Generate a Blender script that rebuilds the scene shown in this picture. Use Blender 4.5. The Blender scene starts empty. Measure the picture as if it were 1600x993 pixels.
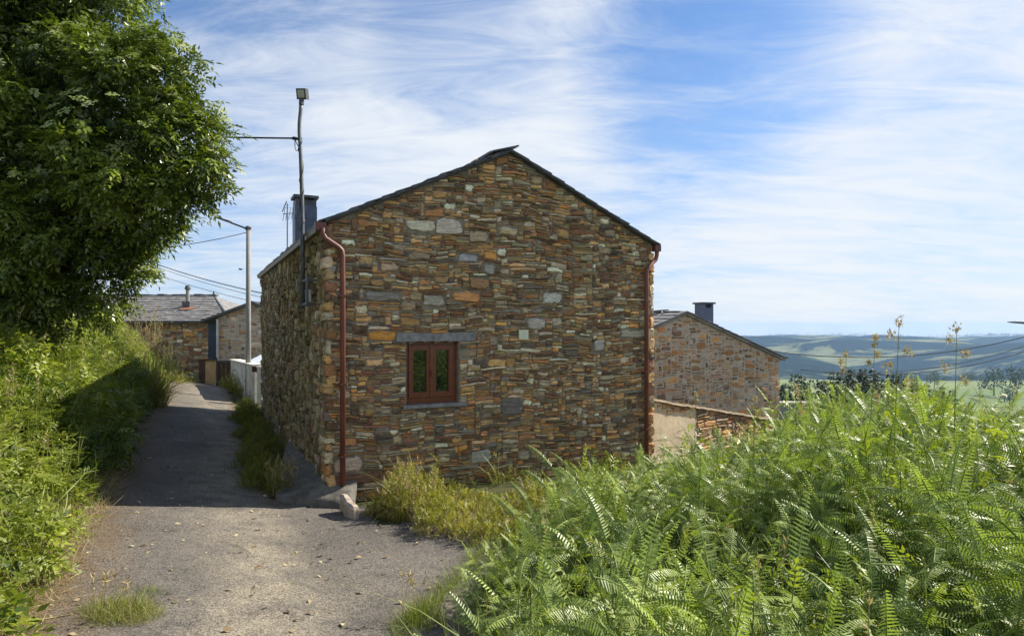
import bpy, math, random
import numpy as np
from mathutils import Vector, noise as mnoise

R = math.radians
SC = bpy.context.scene
COL = SC.collection

# ------------------------------------------------------------------ camera, world, sun, exposure
F = 1000.0                       # focal length in pixels of the 1600 wide photograph
HORIZON = 507.0
EYE = 2.0
cam_data = bpy.data.cameras.new('camera')
cam_data.sensor_width = 36.0
cam_data.lens = 36.0 * F / 1600.0
cam_data.shift_y = (HORIZON - 496.5) / 1600.0
cam_data.clip_start = 0.05
cam_data.clip_end = 20000
cam = bpy.data.objects.new('camera', cam_data)
COL.objects.link(cam)
cam.location = (0, 0, EYE)
cam.rotation_euler = (R(90), 0, 0)
SC.camera = cam

U = np.array([0.899, 0.438]); U = U / np.linalg.norm(U)       # along the gable wall, to the right
V = np.array([-U[1], U[0]])                                    # along the house, away from the camera
C0 = np.array([-2.304, 8.0])                                   # front left corner of the house

SUN_ELEV = 38.0
_h = U + math.tan(R(0.0)) * V
SUN_AZ = math.atan2(_h[0], _h[1])                              # clockwise from +Y
sun_dir = Vector((math.sin(SUN_AZ) * math.cos(R(SUN_ELEV)), math.cos(SUN_AZ) * math.cos(R(SUN_ELEV)), math.sin(R(SUN_ELEV))))
sl = bpy.data.lights.new('sun', 'SUN')
sl.energy = 5.0
sl.angle = R(0.5)
sl.color = (1.0, 0.93, 0.80)
so = bpy.data.objects.new('sun', sl)
COL.objects.link(so)
so.location = (20, 10, 30)
so.rotation_euler = sun_dir.to_track_quat('Z', 'Y').to_euler()

world = bpy.data.worlds.new('World')
SC.world = world
world.use_nodes = True
SKY_STRENGTH = 0.08
CLOUD = 7.0                      # cloud radiance before the sky strength


def build_world():
    nt = world.node_tree
    nt.nodes.clear()
    N = nt.nodes.new
    L = nt.links.new
    out = N('ShaderNodeOutputWorld')
    bg = N('ShaderNodeBackground')
    bg.inputs['Strength'].default_value = SKY_STRENGTH
    sky = N('ShaderNodeTexSky')
    sky.sky_type = 'NISHITA'
    sky.sun_disc = False
    sky.sun_elevation = R(SUN_ELEV)
    sky.sun_rotation = SUN_AZ
    sky.altitude = 600
    sky.air_density = 1.0
    sky.dust_density = 0.6
    sky.ozone_density = 2.5
    tc = N('ShaderNodeTexCoord')
    sep = N('ShaderNodeSeparateXYZ')
    L(tc.outputs['Generated'], sep.inputs[0])

    def math_(op, a, b=None, clamp=False):
        n = N('ShaderNodeMath'); n.operation = op; n.use_clamp = clamp
        for i, x in enumerate((a, b)):
            if x is None:
                continue
            if isinstance(x, (int, float)):
                n.inputs[i].default_value = x
            else:
                L(x, n.inputs[i])
        return n.outputs[0]

    zz = math_('ADD', math_('MAXIMUM', sep.outputs[2], 0.0), 0.16)
    px = math_('DIVIDE', sep.outputs[0], zz)
    py = math_('DIVIDE', sep.outputs[1], zz)
    comb = N('ShaderNodeCombineXYZ')
    L(px, comb.inputs[0]); L(py, comb.inputs[1])
    mp = N('ShaderNodeMapping')
    mp.inputs['Rotation'].default_value = (0, 0, R(24))
    mp.inputs['Scale'].default_value = (0.75, 1.05, 1)
    mp.inputs['Location'].default_value = (20.4, 3.3, 0)
    L(comb.outputs[0], mp.inputs[0])
    n1 = N('ShaderNodeTexNoise')
    n1.inputs['Scale'].default_value = 0.9
    n1.inputs['Detail'].default_value = 9
    n1.inputs['Roughness'].default_value = 0.58
    n1.inputs['Distortion'].default_value = 0.7
    L(mp.outputs[0], n1.inputs['Vector'])
    mp2 = N('ShaderNodeMapping')
    mp2.inputs['Rotation'].default_value = (0, 0, R(32))
    mp2.inputs['Scale'].default_value = (0.9, 2.5, 1)
    L(comb.outputs[0], mp2.inputs[0])
    n2 = N('ShaderNodeTexNoise')
    n2.inputs['Scale'].default_value = 2.0
    n2.inputs['Detail'].default_value = 10
    n2.inputs['Roughness'].default_value = 0.67
    n2.inputs['Distortion'].default_value = 0.9
    L(mp2.outputs[0], n2.inputs['Vector'])
    a = math_('MULTIPLY', n1.outputs[0], 1.05)
    b = math_('MULTIPLY', n2.outputs[0], 1.05)
    s = math_('SUBTRACT', math_('ADD', a, b), 0.44)
    # a clear patch of blue high in the sky, in its own direction

    def lobe(px_, py_, k0, k1):
        d = Vector(((px_ - 800) / F, 1.0, (HORIZON - py_) / F)).normalized()
        vm = N('ShaderNodeVectorMath'); vm.operation = 'DOT_PRODUCT'
        L(tc.outputs['Generated'], vm.inputs[0]); vm.inputs[1].default_value = d
        r = N('ShaderNodeMapRange'); r.inputs[1].default_value = k0; r.inputs[2].default_value = k1
        r.interpolation_type = 'SMOOTHSTEP'
        L(vm.outputs['Value'], r.inputs[0])
        return r.outputs[0]
    s = math_('SUBTRACT', s, math_('MULTIPLY', lobe(1110, 120, 0.976, 1.0), 0.38))
    s = math_('SUBTRACT', s, math_('MULTIPLY', lobe(720, 85, 0.988, 1.0), 0.26))
    s = math_('ADD', s, math_('MULTIPLY', lobe(1400, 260, 0.93, 1.0), 0.16))
    s = math_('ADD', s, math_('MULTIPLY', lobe(600, 220, 0.95, 1.0), 0.12))
    s = math_('SUBTRACT', s, math_('MULTIPLY', lobe(330, 60, 0.94, 1.0), 0.22))
    mr = N('ShaderNodeMapRange')
    mr.inputs[1].default_value = 0.10
    mr.inputs[2].default_value = 0.98
    mr.interpolation_type = 'SMOOTHSTEP'
    L(s, mr.inputs[0])
    zen = N('ShaderNodeMapRange'); zen.interpolation_type = 'SMOOTHSTEP'
    zen.inputs[1].default_value = 0.48; zen.inputs[2].default_value = 0.80
    zen.inputs[3].default_value = 0.97; zen.inputs[4].default_value = 0.20
    L(sep.outputs[2], zen.inputs[0])
    fac = math_('MULTIPLY', mr.outputs[0], zen.outputs[0])
    # clear sky near the horizon is a milky blue
    hz = N('ShaderNodeMapRange')
    hz.inputs[1].default_value = 0.0; hz.inputs[2].default_value = 0.42
    hz.inputs[3].default_value = 0.72; hz.inputs[4].default_value = 0.12
    L(sep.outputs[2], hz.inputs[0])
    mx0 = N('ShaderNodeMixRGB')
    mx0.inputs[2].default_value = (0.50 * CLOUD, 0.66 * CLOUD, 0.93 * CLOUD, 1)
    tn = N('ShaderNodeMixRGB'); tn.blend_type = 'MULTIPLY'; tn.inputs[0].default_value = 1.0
    tn.inputs[2].default_value = (0.58, 0.86, 1.12, 1)
    L(sky.outputs[0], tn.inputs[1])
    L(hz.outputs[0], mx0.inputs[0]); L(tn.outputs[0], mx0.inputs[1])
    mx = N('ShaderNodeMixRGB')
    mx.inputs[2].default_value = (0.90 * CLOUD, 0.945 * CLOUD, 1.0 * CLOUD, 1)
    L(fac, mx.inputs[0]); L(mx0.outputs[0], mx.inputs[1])
    L(mx.outputs[0], bg.inputs['Color'])
    L(bg.outputs[0], out.inputs['Surface'])


build_world()
SC.view_settings.view_transform = 'Standard'
SC.view_settings.look = 'None'
SC.view_settings.exposure = 0.8
SC.view_settings.gamma = 1.0
SC.view_settings.use_curve_mapping = False
SC.cycles.max_bounces = 8
SC.cycles.volume_bounces = 0
SC.cycles.transparent_max_bounces = 8
SC.cycles.use_denoising = True

# ------------------------------------------------------------------ helpers
WL = {}


def P(x, y, Y):
    return np.array([(x - 800) / F * Y, Y, EYE + (HORIZON - y) / F * Y])


def uv(u, v, z=0.0):
    p = C0 + u * U + v * V
    return np.array([p[0], p[1], z])


def to_uv(X, Y):
    rx, ry = X - C0[0], Y - C0[1]
    return rx * U[0] + ry * U[1], rx * V[0] + ry * V[1]


def sst(a, b, x):
    t = np.clip((x - a) / (b - a), 0, 1)
    return t * t * (3 - 2 * t)


class MB:
    """collects geometry of one mesh"""

    def __init__(self):
        self.v = []; self.f = []; self.m = []; self.t = []

    def add(self, verts, faces, mat=0, tint=(1, 1, 1)):
        o = len(self.v)
        self.v.extend([tuple(map(float, p)) for p in verts])
        self.f.extend([tuple(i + o for i in f) for f in faces])
        self.m.extend([mat] * len(faces))
        self.t.extend([tuple(tint)] * len(verts))

    def box8(self, c, mat=0, tint=(1, 1, 1)):
        self.add(c, [(0, 3, 2, 1), (4, 5, 6, 7), (0, 1, 5, 4), (1, 2, 6, 5), (2, 3, 7, 6), (3, 0, 4, 7)], mat, tint)

    def box(self, o, a, b, c, mat=0, tint=(1, 1, 1)):
        """corner o and three edge vectors"""
        o, a, b, c = map(np.asarray, (o, a, b, c))
        self.box8([o, o + a, o + a + b, o + b, o + c, o + a + c, o + a + b + c, o + b + c], mat, tint)

    def ubox(self, u0, u1, v0, v1, z0, z1, mat=0, tint=(1, 1, 1)):
        self.box8([uv(u0, v0, z0), uv(u1, v0, z0), uv(u1, v1, z0), uv(u0, v1, z0),
                   uv(u0, v0, z1), uv(u1, v0, z1), uv(u1, v1, z1), uv(u0, v1, z1)], mat, tint)

    def abox(self, x0, x1, y0, y1, z0, z1, mat=0, tint=(1, 1, 1)):
        self.box((x0, y0, z0), (x1 - x0, 0, 0), (0, y1 - y0, 0), (0, 0, z1 - z0), mat, tint)

    def tube(self, pts, r, n=8, mat=0, tint=(1, 1, 1), square=None, caps=True):
        pts = [np.asarray(p, float) for p in pts]
        rs = r if hasattr(r, '__len__') else [r] * len(pts)
        vs = []
        prev = None
        for i, p in enumerate(pts):
            d = pts[min(i + 1, len(pts) - 1)] - pts[max(i - 1, 0)]
            d = d / (np.linalg.norm(d) + 1e-9)
            if prev is None:
                a = np.array([0, 0, 1.0]) if abs(d[2]) < 0.9 else np.array([U[0], U[1], 0.0])
            else:
                a = prev
            s = np.cross(d, a); s /= np.linalg.norm(s) + 1e-9
            a = np.cross(s, d); prev = a
            for k in range(n):
                th = 2 * math.pi * (k + (0.5 if n == 4 else 0)) / n
                vs.append(p + rs[i] * (math.cos(th) * s + math.sin(th) * a))
        fs = []
        for i in range(len(pts) - 1):
            for k in range(n):
                fs.append((i * n + k, i * n + (k + 1) % n, (i + 1) * n + (k + 1) % n, (i + 1) * n + k))
        if caps:
            fs.append(tuple(range(n - 1, -1, -1)))
            fs.append(tuple((len(pts) - 1) * n + k for k in range(n)))
        self.add(vs, fs, mat, tint)

    def build(self, name, mats, parent=None, smooth=False):
        return mesh_obj(name, np.array(self.v), self.f, mats, parent, self.m, self.t, smooth)


def mesh_obj(name, verts, faces, mats, parent=None, mi=None, tint=None, smooth=False):
    me = bpy.data.meshes.new(name)
    off = WL.get(parent.name, np.zeros(3)) if parent is not None else np.zeros(3)
    verts = np.asarray(verts, float) - off
    if isinstance(faces, np.ndarray) and faces.ndim == 2:
        n, k = faces.shape
        me.vertices.add(len(verts)); me.vertices.foreach_set('co', verts.astype(np.float32).ravel())
        me.loops.add(n * k); me.loops.foreach_set('vertex_index', faces.astype(np.int32).ravel())
        me.polygons.add(n); me.polygons.foreach_set('loop_start', np.arange(0, n * k, k, dtype=np.int32))
        me.update(calc_edges=True)
    else:
        me.from_pydata([tuple(p) for p in verts], [], [tuple(f) for f in faces])
    for m in (mats if isinstance(mats, (list, tuple)) else [mats]):
        me.materials.append(m)
    if mi is not None and len(mi):
        me.polygons.foreach_set('material_index', np.asarray(mi, dtype=np.int32))
    if tint is not None and len(tint):
        t = np.asarray(tint, dtype=np.float32)
        if t.ndim == 1:
            t = np.stack([t, t, t], 1)
        t = np.concatenate([t, np.ones((len(t), 1), np.float32)], 1)
        at = me.attributes.new('tint', 'FLOAT_COLOR', 'POINT')
        at.data.foreach_set('color', t.ravel())
    if smooth:
        me.polygons.foreach_set('use_smooth', np.ones(len(me.polygons), dtype=bool))
    me.validate()
    o = bpy.data.objects.new(name, me)
    COL.objects.link(o)
    if parent is not None:
        o.parent = parent
    WL[o.name] = off
    return o


def tag(o, label=None, cat=None, group=None, kind=None):
    if label: o['label'] = label
    if cat: o['category'] = cat
    if group: o['group'] = group
    if kind: o['kind'] = kind
    return o


def thing(name, loc, label, cat, group=None):
    o = bpy.data.objects.new(name, None)
    o.empty_display_size = 0.2
    COL.objects.link(o)
    o.location = tuple(float(c) for c in loc)
    WL[o.name] = np.array(loc, float)
    return tag(o, label, cat, group)


# ------------------------------------------------------------------ materials
class NT:
    def __init__(self, name):
        self.m = bpy.data.materials.new(name)
        self.m.use_nodes = True
        self.t = self.m.node_tree
        self.t.nodes.clear()
        self.out = self.n('ShaderNodeOutputMaterial')
        self.b = self.n('ShaderNodeBsdfPrincipled')
        self.l(self.b.outputs[0], self.out.inputs[0])

    def n(self, k): return self.t.nodes.new(k)
    def l(self, a, b): self.t.links.new(a, b)

    def put(self, s, x):
        if isinstance(x, (int, float)):
            s.default_value = x
        elif isinstance(x, tuple):
            s.default_value = (x + (1,)) if len(x) == 3 and s.type == 'RGBA' else x
        else:
            self.l(x, s)

    def coords(self, scale=(1, 1, 1), rot=(0, 0, 0)):
        g = self.n('ShaderNodeNewGeometry')
        mp = self.n('ShaderNodeMapping')
        mp.inputs['Scale'].default_value = scale
        mp.inputs['Rotation'].default_value = rot
        self.l(g.outputs['Position'], mp.inputs[0])
        return mp.outputs[0]

    def noise(self, vec, scale, detail=4, rough=0.55, dist=0.0):
        x = self.n('ShaderNodeTexNoise')
        x.inputs['Scale'].default_value = scale
        x.inputs['Detail'].default_value = detail
        x.inputs['Roughness'].default_value = rough
        x.inputs['Distortion'].default_value = dist
        self.l(vec, x.inputs['Vector'])
        return x.outputs[0]

    def ramp(self, x, a, b, lo=0.0, hi=1.0):
        r = self.n('ShaderNodeMapRange')
        r.inputs[1].default_value = a; r.inputs[2].default_value = b
        r.inputs[3].default_value = lo; r.inputs[4].default_value = hi
        self.l(x, r.inputs[0])
        return r.outputs[0]

    def mix(self, f, a, b, mode='MIX'):
        x = self.n('ShaderNodeMixRGB'); x.blend_type = mode
        self.put(x.inputs[0], f); self.put(x.inputs[1], a); self.put(x.inputs[2], b)
        return x.outputs[0]

    def math(self, op, a, b=0.0):
        x = self.n('ShaderNodeMath'); x.operation = op
        self.put(x.inputs[0], a); self.put(x.inputs[1], b)
        return x.outputs[0]

    def attr(self, name='tint'):
        a = self.n('ShaderNodeAttribute'); a.attribute_name = name
        return a

    def bump(self, h, strength, dist=0.01):
        b = self.n('ShaderNodeBump')
        b.inputs['Strength'].default_value = strength
        b.inputs['Distance'].default_value = dist
        self.l(h, b.inputs['Height'])
        self.l(b.outputs[0], self.b.inputs['Normal'])

    def set(self, **k):
        for a, x in k.items():
            self.put(self.b.inputs[a.replace('_', ' ')], x)
        return self.m


def simple(name, col, rough=0.6, metal=0.0, var=0.25, scale=9.0, bump=0.0, spec=0.5):
    t = NT(name)
    c = t.coords()
    nz = t.noise(c, scale, 6, 0.6)
    k = t.ramp(nz, 0.3, 0.7, 1 - var, 1 + var)
    cc = t.n('ShaderNodeVectorMath'); cc.operation = 'SCALE'
    cc.inputs[0].default_value = col
    t.l(k, cc.inputs['Scale'])
    t.set(Base_Color=cc.outputs[0], Roughness=rough, Metallic=metal, Specular_IOR_Level=spec)
    if bump:
        t.bump(t.noise(c, scale * 6, 5, 0.65), bump)
    return t.m


def stone_mat(name, strata=(7, 7, 38), rust=0.5, moss=0.0):
    t = NT(name)
    a = t.attr()
    c = t.coords()
    cs = t.coords(strata)
    n1 = t.noise(cs, 1.0, 8, 0.62, 0.8)
    n2 = t.noise(c, 16.0, 8, 0.7, 0.4)
    n3 = t.noise(c, 75.0, 4, 0.7)
    col = t.mix(1.0, a.outputs['Color'], t.ramp(n1, 0.28, 0.74, 0.62, 1.75), 'MULTIPLY')
    rustm = t.math('MULTIPLY', t.ramp(n2, 0.52, 0.72), rust * 0.8)
    col = t.mix(rustm, col, t.mix(t.ramp(n1, 0.3, 0.7), (0.23, 0.085, 0.025), (0.36, 0.22, 0.09)))
    grey = t.math('MULTIPLY', t.ramp(t.noise(t.coords((9, 9, 22)), 1.0, 7, 0.65, 0.6), 0.54, 0.66), 0.4)
    col = t.mix(grey, col, (0.33, 0.295, 0.22))
    col = t.mix(1.0, col, t.ramp(n3, 0.25, 0.75, 0.72, 1.28), 'MULTIPLY')
    if moss:
        n4 = t.noise(c, 3.1, 8, 0.7, 0.5)
        mm = t.math('MULTIPLY', t.ramp(n4, 0.50, 0.70), moss)
        col = t.mix(mm, col, t.mix(t.ramp(n2, 0.35, 0.65), (0.14, 0.13, 0.04), (0.36, 0.30, 0.10)))
    t.set(Base_Color=col, Roughness=0.85, Specular_IOR_Level=0.3)
    h = t.math('ADD', t.math('MULTIPLY', n1, 0.7), t.math('MULTIPLY', t.noise(c, 45.0, 8, 0.7), 0.8))
    t.bump(h, 0.9, 0.022)
    return t.m


def mortar_mat(name, c0, c1):
    t = NT(name)
    c = t.coords()
    n = t.noise(c, 9, 8, 0.7)
    n2 = t.noise(c, 120, 3, 0.6)
    col = t.mix(t.ramp(n, 0.35, 0.65), c0, c1)
    col = t.mix(1.0, col, t.ramp(n2, 0.25, 0.75, 0.7, 1.25), 'MULTIPLY')
    t.set(Base_Color=col, Roughness=0.95)
    t.bump(t.noise(c, 60, 8, 0.75), 0.9, 0.02)
    return t.m


def leaf_mat(name, dark, light, trans=0.35, rough=0.42, tcol=None, spec=0.5):
    t = NT(name)
    a = t.attr()
    sep = t.n('ShaderNodeSeparateColor'); t.l(a.outputs['Color'], sep.inputs[0])
    col = t.mix(sep.outputs[0], dark, light)
    t.set(Base_Color=col, Roughness=rough, Specular_IOR_Level=spec)
    tr = t.n('ShaderNodeBsdfTranslucent')
    t.l(t.mix(1.0, col, tcol or (1.25, 1.35, 0.55), 'MULTIPLY'), tr.inputs[0])
    mx = t.n('ShaderNodeMixShader')
    mx.inputs[0].default_value = trans
    t.l(t.b.outputs[0], mx.inputs[1]); t.l(tr.outputs[0], mx.inputs[2])
    t.l(mx.outputs[0], t.out.inputs[0])
    return t.m


M = {}
M['stone'] = stone_mat('rubble_stone', rust=0.42)
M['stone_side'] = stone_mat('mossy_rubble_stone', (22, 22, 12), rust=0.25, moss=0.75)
M['stone_far'] = stone_mat('far_rubble_stone', rust=0.25)
M['mortar'] = mortar_mat('earth_mortar', (0.21, 0.175, 0.125), (0.37, 0.315, 0.23))
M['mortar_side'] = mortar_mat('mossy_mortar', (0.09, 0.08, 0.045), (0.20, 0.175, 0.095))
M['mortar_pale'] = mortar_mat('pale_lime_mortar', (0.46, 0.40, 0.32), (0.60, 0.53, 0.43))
M['slate'] = simple('roof_slate', (0.075, 0.078, 0.085), 0.55, 0, 0.4, 5, 0.35)
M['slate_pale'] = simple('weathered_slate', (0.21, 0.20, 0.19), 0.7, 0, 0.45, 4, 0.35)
M['lintel'] = simple('grey_slate_slab', (0.24, 0.235, 0.225), 0.7, 0, 0.4, 14, 0.6)
M['slate_blue'] = simple('blue_chimney_slate', (0.07, 0.095, 0.15), 0.42, 0, 0.25, 6, 0.1)
M['pipe'] = simple('red_brown_painted_metal', (0.165, 0.055, 0.036), 0.5, 0, 0.25, 3.5)
M['gutter'] = simple('brown_gutter_metal', (0.17, 0.12, 0.06), 0.45, 0, 0.15, 4)
M['cream'] = simple('cream_painted_board', (0.62, 0.56, 0.42), 0.6, 0, 0.12, 8)
M['wood_frame'] = simple('red_brown_varnished_wood', (0.17, 0.048, 0.017), 0.35, 0, 0.2, 12)
M['concrete'] = simple('weathered_concrete', (0.135, 0.125, 0.105), 0.95, 0, 0.5, 7, 0.9)
M['concrete_pole'] = simple('pole_concrete', (0.24, 0.235, 0.22), 0.8, 0, 0.12, 6, 0.2)
M['galv'] = simple('galvanised_steel', (0.13, 0.14, 0.15), 0.5, 0.4, 0.3, 10)
M['blackplastic'] = simple('black_plastic', (0.02, 0.02, 0.022), 0.5)
M['lampglass'] = simple('lamp_diffuser', (0.42, 0.40, 0.31), 0.35, 0, 0.1, 12)
M['white'] = simple('white_paint', (0.72, 0.72, 0.70), 0.55, 0, 0.12, 6)
M['whitewall'] = simple('dirty_whitewashed_render', (0.56, 0.55, 0.50), 0.85, 0, 0.35, 3, 0.4)
M['plaster'] = simple('beige_plaster', (0.56, 0.44, 0.30), 0.9, 0, 0.22, 3, 0.4)
M['greywall'] = simple('grey_render', (0.23, 0.25, 0.28), 0.9, 0, 0.2, 2, 0.3)
M['ply'] = simple('tan_plywood', (0.46, 0.31, 0.14), 0.7, 0, 0.2, 5)
M['darkwood'] = simple('dark_brown_board', (0.075, 0.04, 0.025), 0.7, 0, 0.3, 8)
M['bluepaint'] = simple('dark_blue_painted_boards', (0.035, 0.055, 0.085), 0.55, 0, 0.2, 5)
M['darkmetal'] = simple('dark_grey_metal', (0.06, 0.062, 0.065), 0.5, 0.3, 0.2, 6)
M['tin'] = simple('pale_plastic_sheet', (0.55, 0.62, 0.70), 0.3, 0, 0.1, 3)
M['bark'] = simple('rough_bark', (0.10, 0.08, 0.055), 0.9, 0, 0.4, 12, 0.8)
M['quartz'] = simple('pale_quartz_block', (0.40, 0.33, 0.265), 0.7, 0, 0.35, 14, 0.8)
M['plaque'] = simple('cream_tile', (0.74, 0.72, 0.52), 0.3, 0, 0.05, 5)
M['plaque_ink'] = simple('grey_plaque_ink', (0.42, 0.43, 0.36), 0.5, 0, 0.1, 40)
M['terracotta'] = simple('red_stain_tile', (0.33, 0.13, 0.07), 0.8, 0, 0.3, 8)
M['cable'] = simple('black_cable', (0.025, 0.025, 0.028), 0.5)

M['elder'] = leaf_mat('elder_leaf', (0.014, 0.036, 0.005), (0.22, 0.28, 0.036), 0.25, 0.32)
M['elder_flower'] = leaf_mat('elder_blossom', (0.26, 0.33, 0.08), (0.48, 0.51, 0.20), 0.25, 0.8, (1, 1, 0.9))
M['hedge'] = leaf_mat('hedge_leaf', (0.05, 0.092, 0.009), (0.32, 0.36, 0.05), 0.35, 0.5)
M['yellowflower'] = leaf_mat('yellow_petal', (0.60, 0.45, 0.02), (0.75, 0.60, 0.04), 0.25, 0.7, (1, 1, 0.6))
M['fern'] = leaf_mat('bracken_leaf', (0.026, 0.070, 0.010), (0.38, 0.47, 0.11), 0.27, 0.44, None, 0.45)
M['grass'] = leaf_mat('grass_blade', (0.085, 0.13, 0.014), (0.30, 0.33, 0.07), 0.35, 0.5)
M['drygrass'] = leaf_mat('dry_grass_blade', (0.30, 0.24, 0.09), (0.50, 0.43, 0.22), 0.3, 0.6, (1.1, 1.0, 0.7))
M['weed'] = leaf_mat('weed_leaf', (0.085, 0.105, 0.014), (0.42, 0.39, 0.08), 0.35, 0.5)
M['litter'] = leaf_mat('fallen_leaf', (0.16, 0.09, 0.03), (0.52, 0.44, 0.26), 0.1, 0.7, (1, 1, 0.8))
M['conifer'] = leaf_mat('conifer_needles', (0.012, 0.030, 0.012), (0.035, 0.065, 0.020), 0.1, 0.7)
M['faroak'] = leaf_mat('far_tree_leaf', (0.020, 0.042, 0.012), (0.055, 0.095, 0.022), 0.15, 0.7)


def ground_mat():
    t = NT('meadow_soil')
    c = t.coords()
    n = t.noise(c, 2.2, 8, 0.7)
    n2 = t.noise(c, 26, 6, 0.7)
    col = t.mix(t.ramp(n, 0.4, 0.6), (0.045, 0.055, 0.018), (0.10, 0.085, 0.045))
    col = t.mix(t.ramp(n2, 0.4, 0.7), col, (0.07, 0.095, 0.022))
    g = t.n('ShaderNodeNewGeometry'); sp = t.n('ShaderNodeSeparateXYZ')
    t.l(g.outputs['Position'], sp.inputs[0])
    # far fields: pasture strips, hay and darker scrub
    fc = t.coords((0.006, 0.014, 0.0), (0, 0, 0.3))
    v = t.n('ShaderNodeTexVoronoi'); v.inputs['Scale'].default_value = 1.0
    t.l(fc, v.inputs['Vector'])
    vs = t.n('ShaderNodeSeparateColor'); t.l(v.outputs['Color'], vs.inputs[0])
    field = t.mix(vs.outputs[0], (0.095, 0.15, 0.035), (0.22, 0.25, 0.085))
    field = t.mix(t.ramp(t.noise(t.coords((0.02, 0.05, 0)), 1, 6, 0.6), 0.45, 0.6, 0, 0.35), field, (0.16, 0.17, 0.06))
    col = t.mix(t.ramp(sp.outputs[1], 60, 140), col, field)
    t.set(Base_Color=col, Roughness=0.95, Specular_IOR_Level=0.2)
    t.bump(n2, 0.8, 0.05)
    return t.m


def lane_mat():
    t = NT('worn_asphalt')
    c = t.coords()
    big = t.noise(c, 0.9, 6, 0.6, 0.4)
    fine = t.noise(c, 90, 3, 0.75)
    grit = t.n('ShaderNodeTexVoronoi'); grit.inputs['Scale'].default_value = 95
    t.l(c, grit.inputs['Vector'])
    gs = t.n('ShaderNodeSeparateColor'); t.l(grit.outputs['Color'], gs.inputs[0])
    a = t.attr()
    sp = t.n('ShaderNodeSeparateColor'); t.l(a.outputs['Color'], sp.inputs[0])
    base = t.mix(t.ramp(big, 0.35, 0.65), (0.11, 0.10, 0.09), (0.18, 0.16, 0.138))
    worn = t.math('MULTIPLY', sp.outputs[0], t.ramp(t.noise(c, 2.6, 8, 0.65), 0.3, 0.62))
    base = t.mix(worn, base, (0.30, 0.258, 0.195))
    dk = t.ramp(t.noise(t.coords((1, 1, 1)), 3.7, 7, 0.7, 0.8), 0.52, 0.68, 0, 0.6)
    base = t.mix(dk, base, (0.06, 0.055, 0.05))
    edge = t.math('MULTIPLY', sp.outputs[1], t.ramp(t.noise(c, 4.5, 8, 0.7), 0.28, 0.56))
    base = t.mix(edge, base, (0.15, 0.10, 0.055))
    col = t.mix(1.0, base, t.ramp(gs.outputs[0], 0.0, 1.0, 0.5, 1.5), 'MULTIPLY')
    col = t.mix(1.0, col, t.ramp(fine, 0.25, 0.75, 0.65, 1.35), 'MULTIPLY')
    t.set(Base_Color=col, Roughness=0.88, Specular_IOR_Level=0.3)
    h = t.math('ADD', t.math('MULTIPLY', gs.outputs[1], 0.6), fine)
    t.bump(h, 0.9, 0.012)
    return t.m


def hills_mat():
    t = NT('wooded_hillside')
    c = t.coords((0.0012, 0.0028, 0.004))
    n = t.noise(c, 1.6, 8, 0.65, 0.5)
    n2 = t.noise(t.coords((0.01, 0.02, 0.02)), 1.5, 6, 0.7)
    col = t.mix(t.ramp(n, 0.53, 0.57), (0.010, 0.022, 0.014), (0.20, 0.21, 0.09))
    col = t.mix(1.0, col, t.ramp(n2, 0.3, 0.7, 0.55, 1.4), 'MULTIPLY')
    t.set(Base_Color=col, Roughness=1.0, Specular_IOR_Level=0.0)
    t.bump(n2, 1.0, 12.0)
    return t.m


M['ground'] = ground_mat()
M['lane'] = lane_mat()
M['hills'] = hills_mat()


def glass_mat():
    t = NT('window_glass')
    t.set(Base_Color=(0.006, 0.012, 0.009), Roughness=0.015, IOR=1.75, Specular_IOR_Level=0.7)
    return t.m


M['glass'] = glass_mat()

# ------------------------------------------------------------------ terrain


def fbm(X, Y, seed=0, freq=1.0, octv=4):
    """cheap smooth noise from summed rotated sines"""
    rs = np.random.default_rng(seed)
    out = np.zeros_like(X, dtype=float)
    amp, tot = 1.0, 0.0
    for o in range(octv):
        for _ in range(4):
            th = rs.uniform(0, 2 * np.pi); ph = rs.uniform(0, 2 * np.pi); k = freq * (2 ** o) * rs.uniform(0.7, 1.4)
            out += amp * 0.5 * np.sin(k * (np.cos(th) * X + np.sin(th) * Y) + ph)
        tot += amp; amp *= 0.5
    return out / tot


def ground_z(X, Y):
    X = np.asarray(X, float); Y = np.asarray(Y, float)
    u, v = to_uv(X, Y)
    s = -u
    z = -0.22 + 0.13 * np.clip(s - 0.5, 0, 2.6)
    z = z + 0.03 * fbm(X, Y, 3, 1.1, 3)
    # bank on the left of the lane
    z = z + 1.15 * sst(2.55, 4.4, s) + 0.9 * sst(4.2, 9, s)
    # fern bank on the right of the junction
    z = z + 0.42 * sst(0.2, 3.2, X) * sst(8.2, 5.0, Y)
    # hillside falls away right of the house
    q = u - 4.6
    z = z - 2.6 * sst(0.0, 4.2, q) * sst(-2.5, 2.5, v)
    r = np.maximum(Y, 0.6 * np.abs(X))
    z = z - np.where(r > 27, np.minimum(r - 27, 45) * 0.28, 0) * sst(27, 34, r)
    far = np.interp(r, [0, 72, 100, 250, 400, 500, 620, 800, 900, 1300, 1500, 9000],
                    [0, -12.6, -19, -48, -57, -58.5, -60.5, -66, -78, -150, -152, -152])
    w = sst(60, 85, r)
    z = z * (1 - w) + (far + 2.0 * fbm(X, Y, 8, 0.012, 3)) * w
    return z


def axis(lo, hi, near_lo, near_hi, step, grow=1.16):
    a = [near_lo]
    while a[-1] < near_hi:
        a.append(a[-1] + step)
    st = step
    while a[-1] < hi:
        st *= grow
        a.append(a[-1] + st)
    b = []
    st = step; x = near_lo
    while x > lo:
        st *= grow
        x -= st
        b.append(x)
    return np.array(b[::-1] + a)


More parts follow.
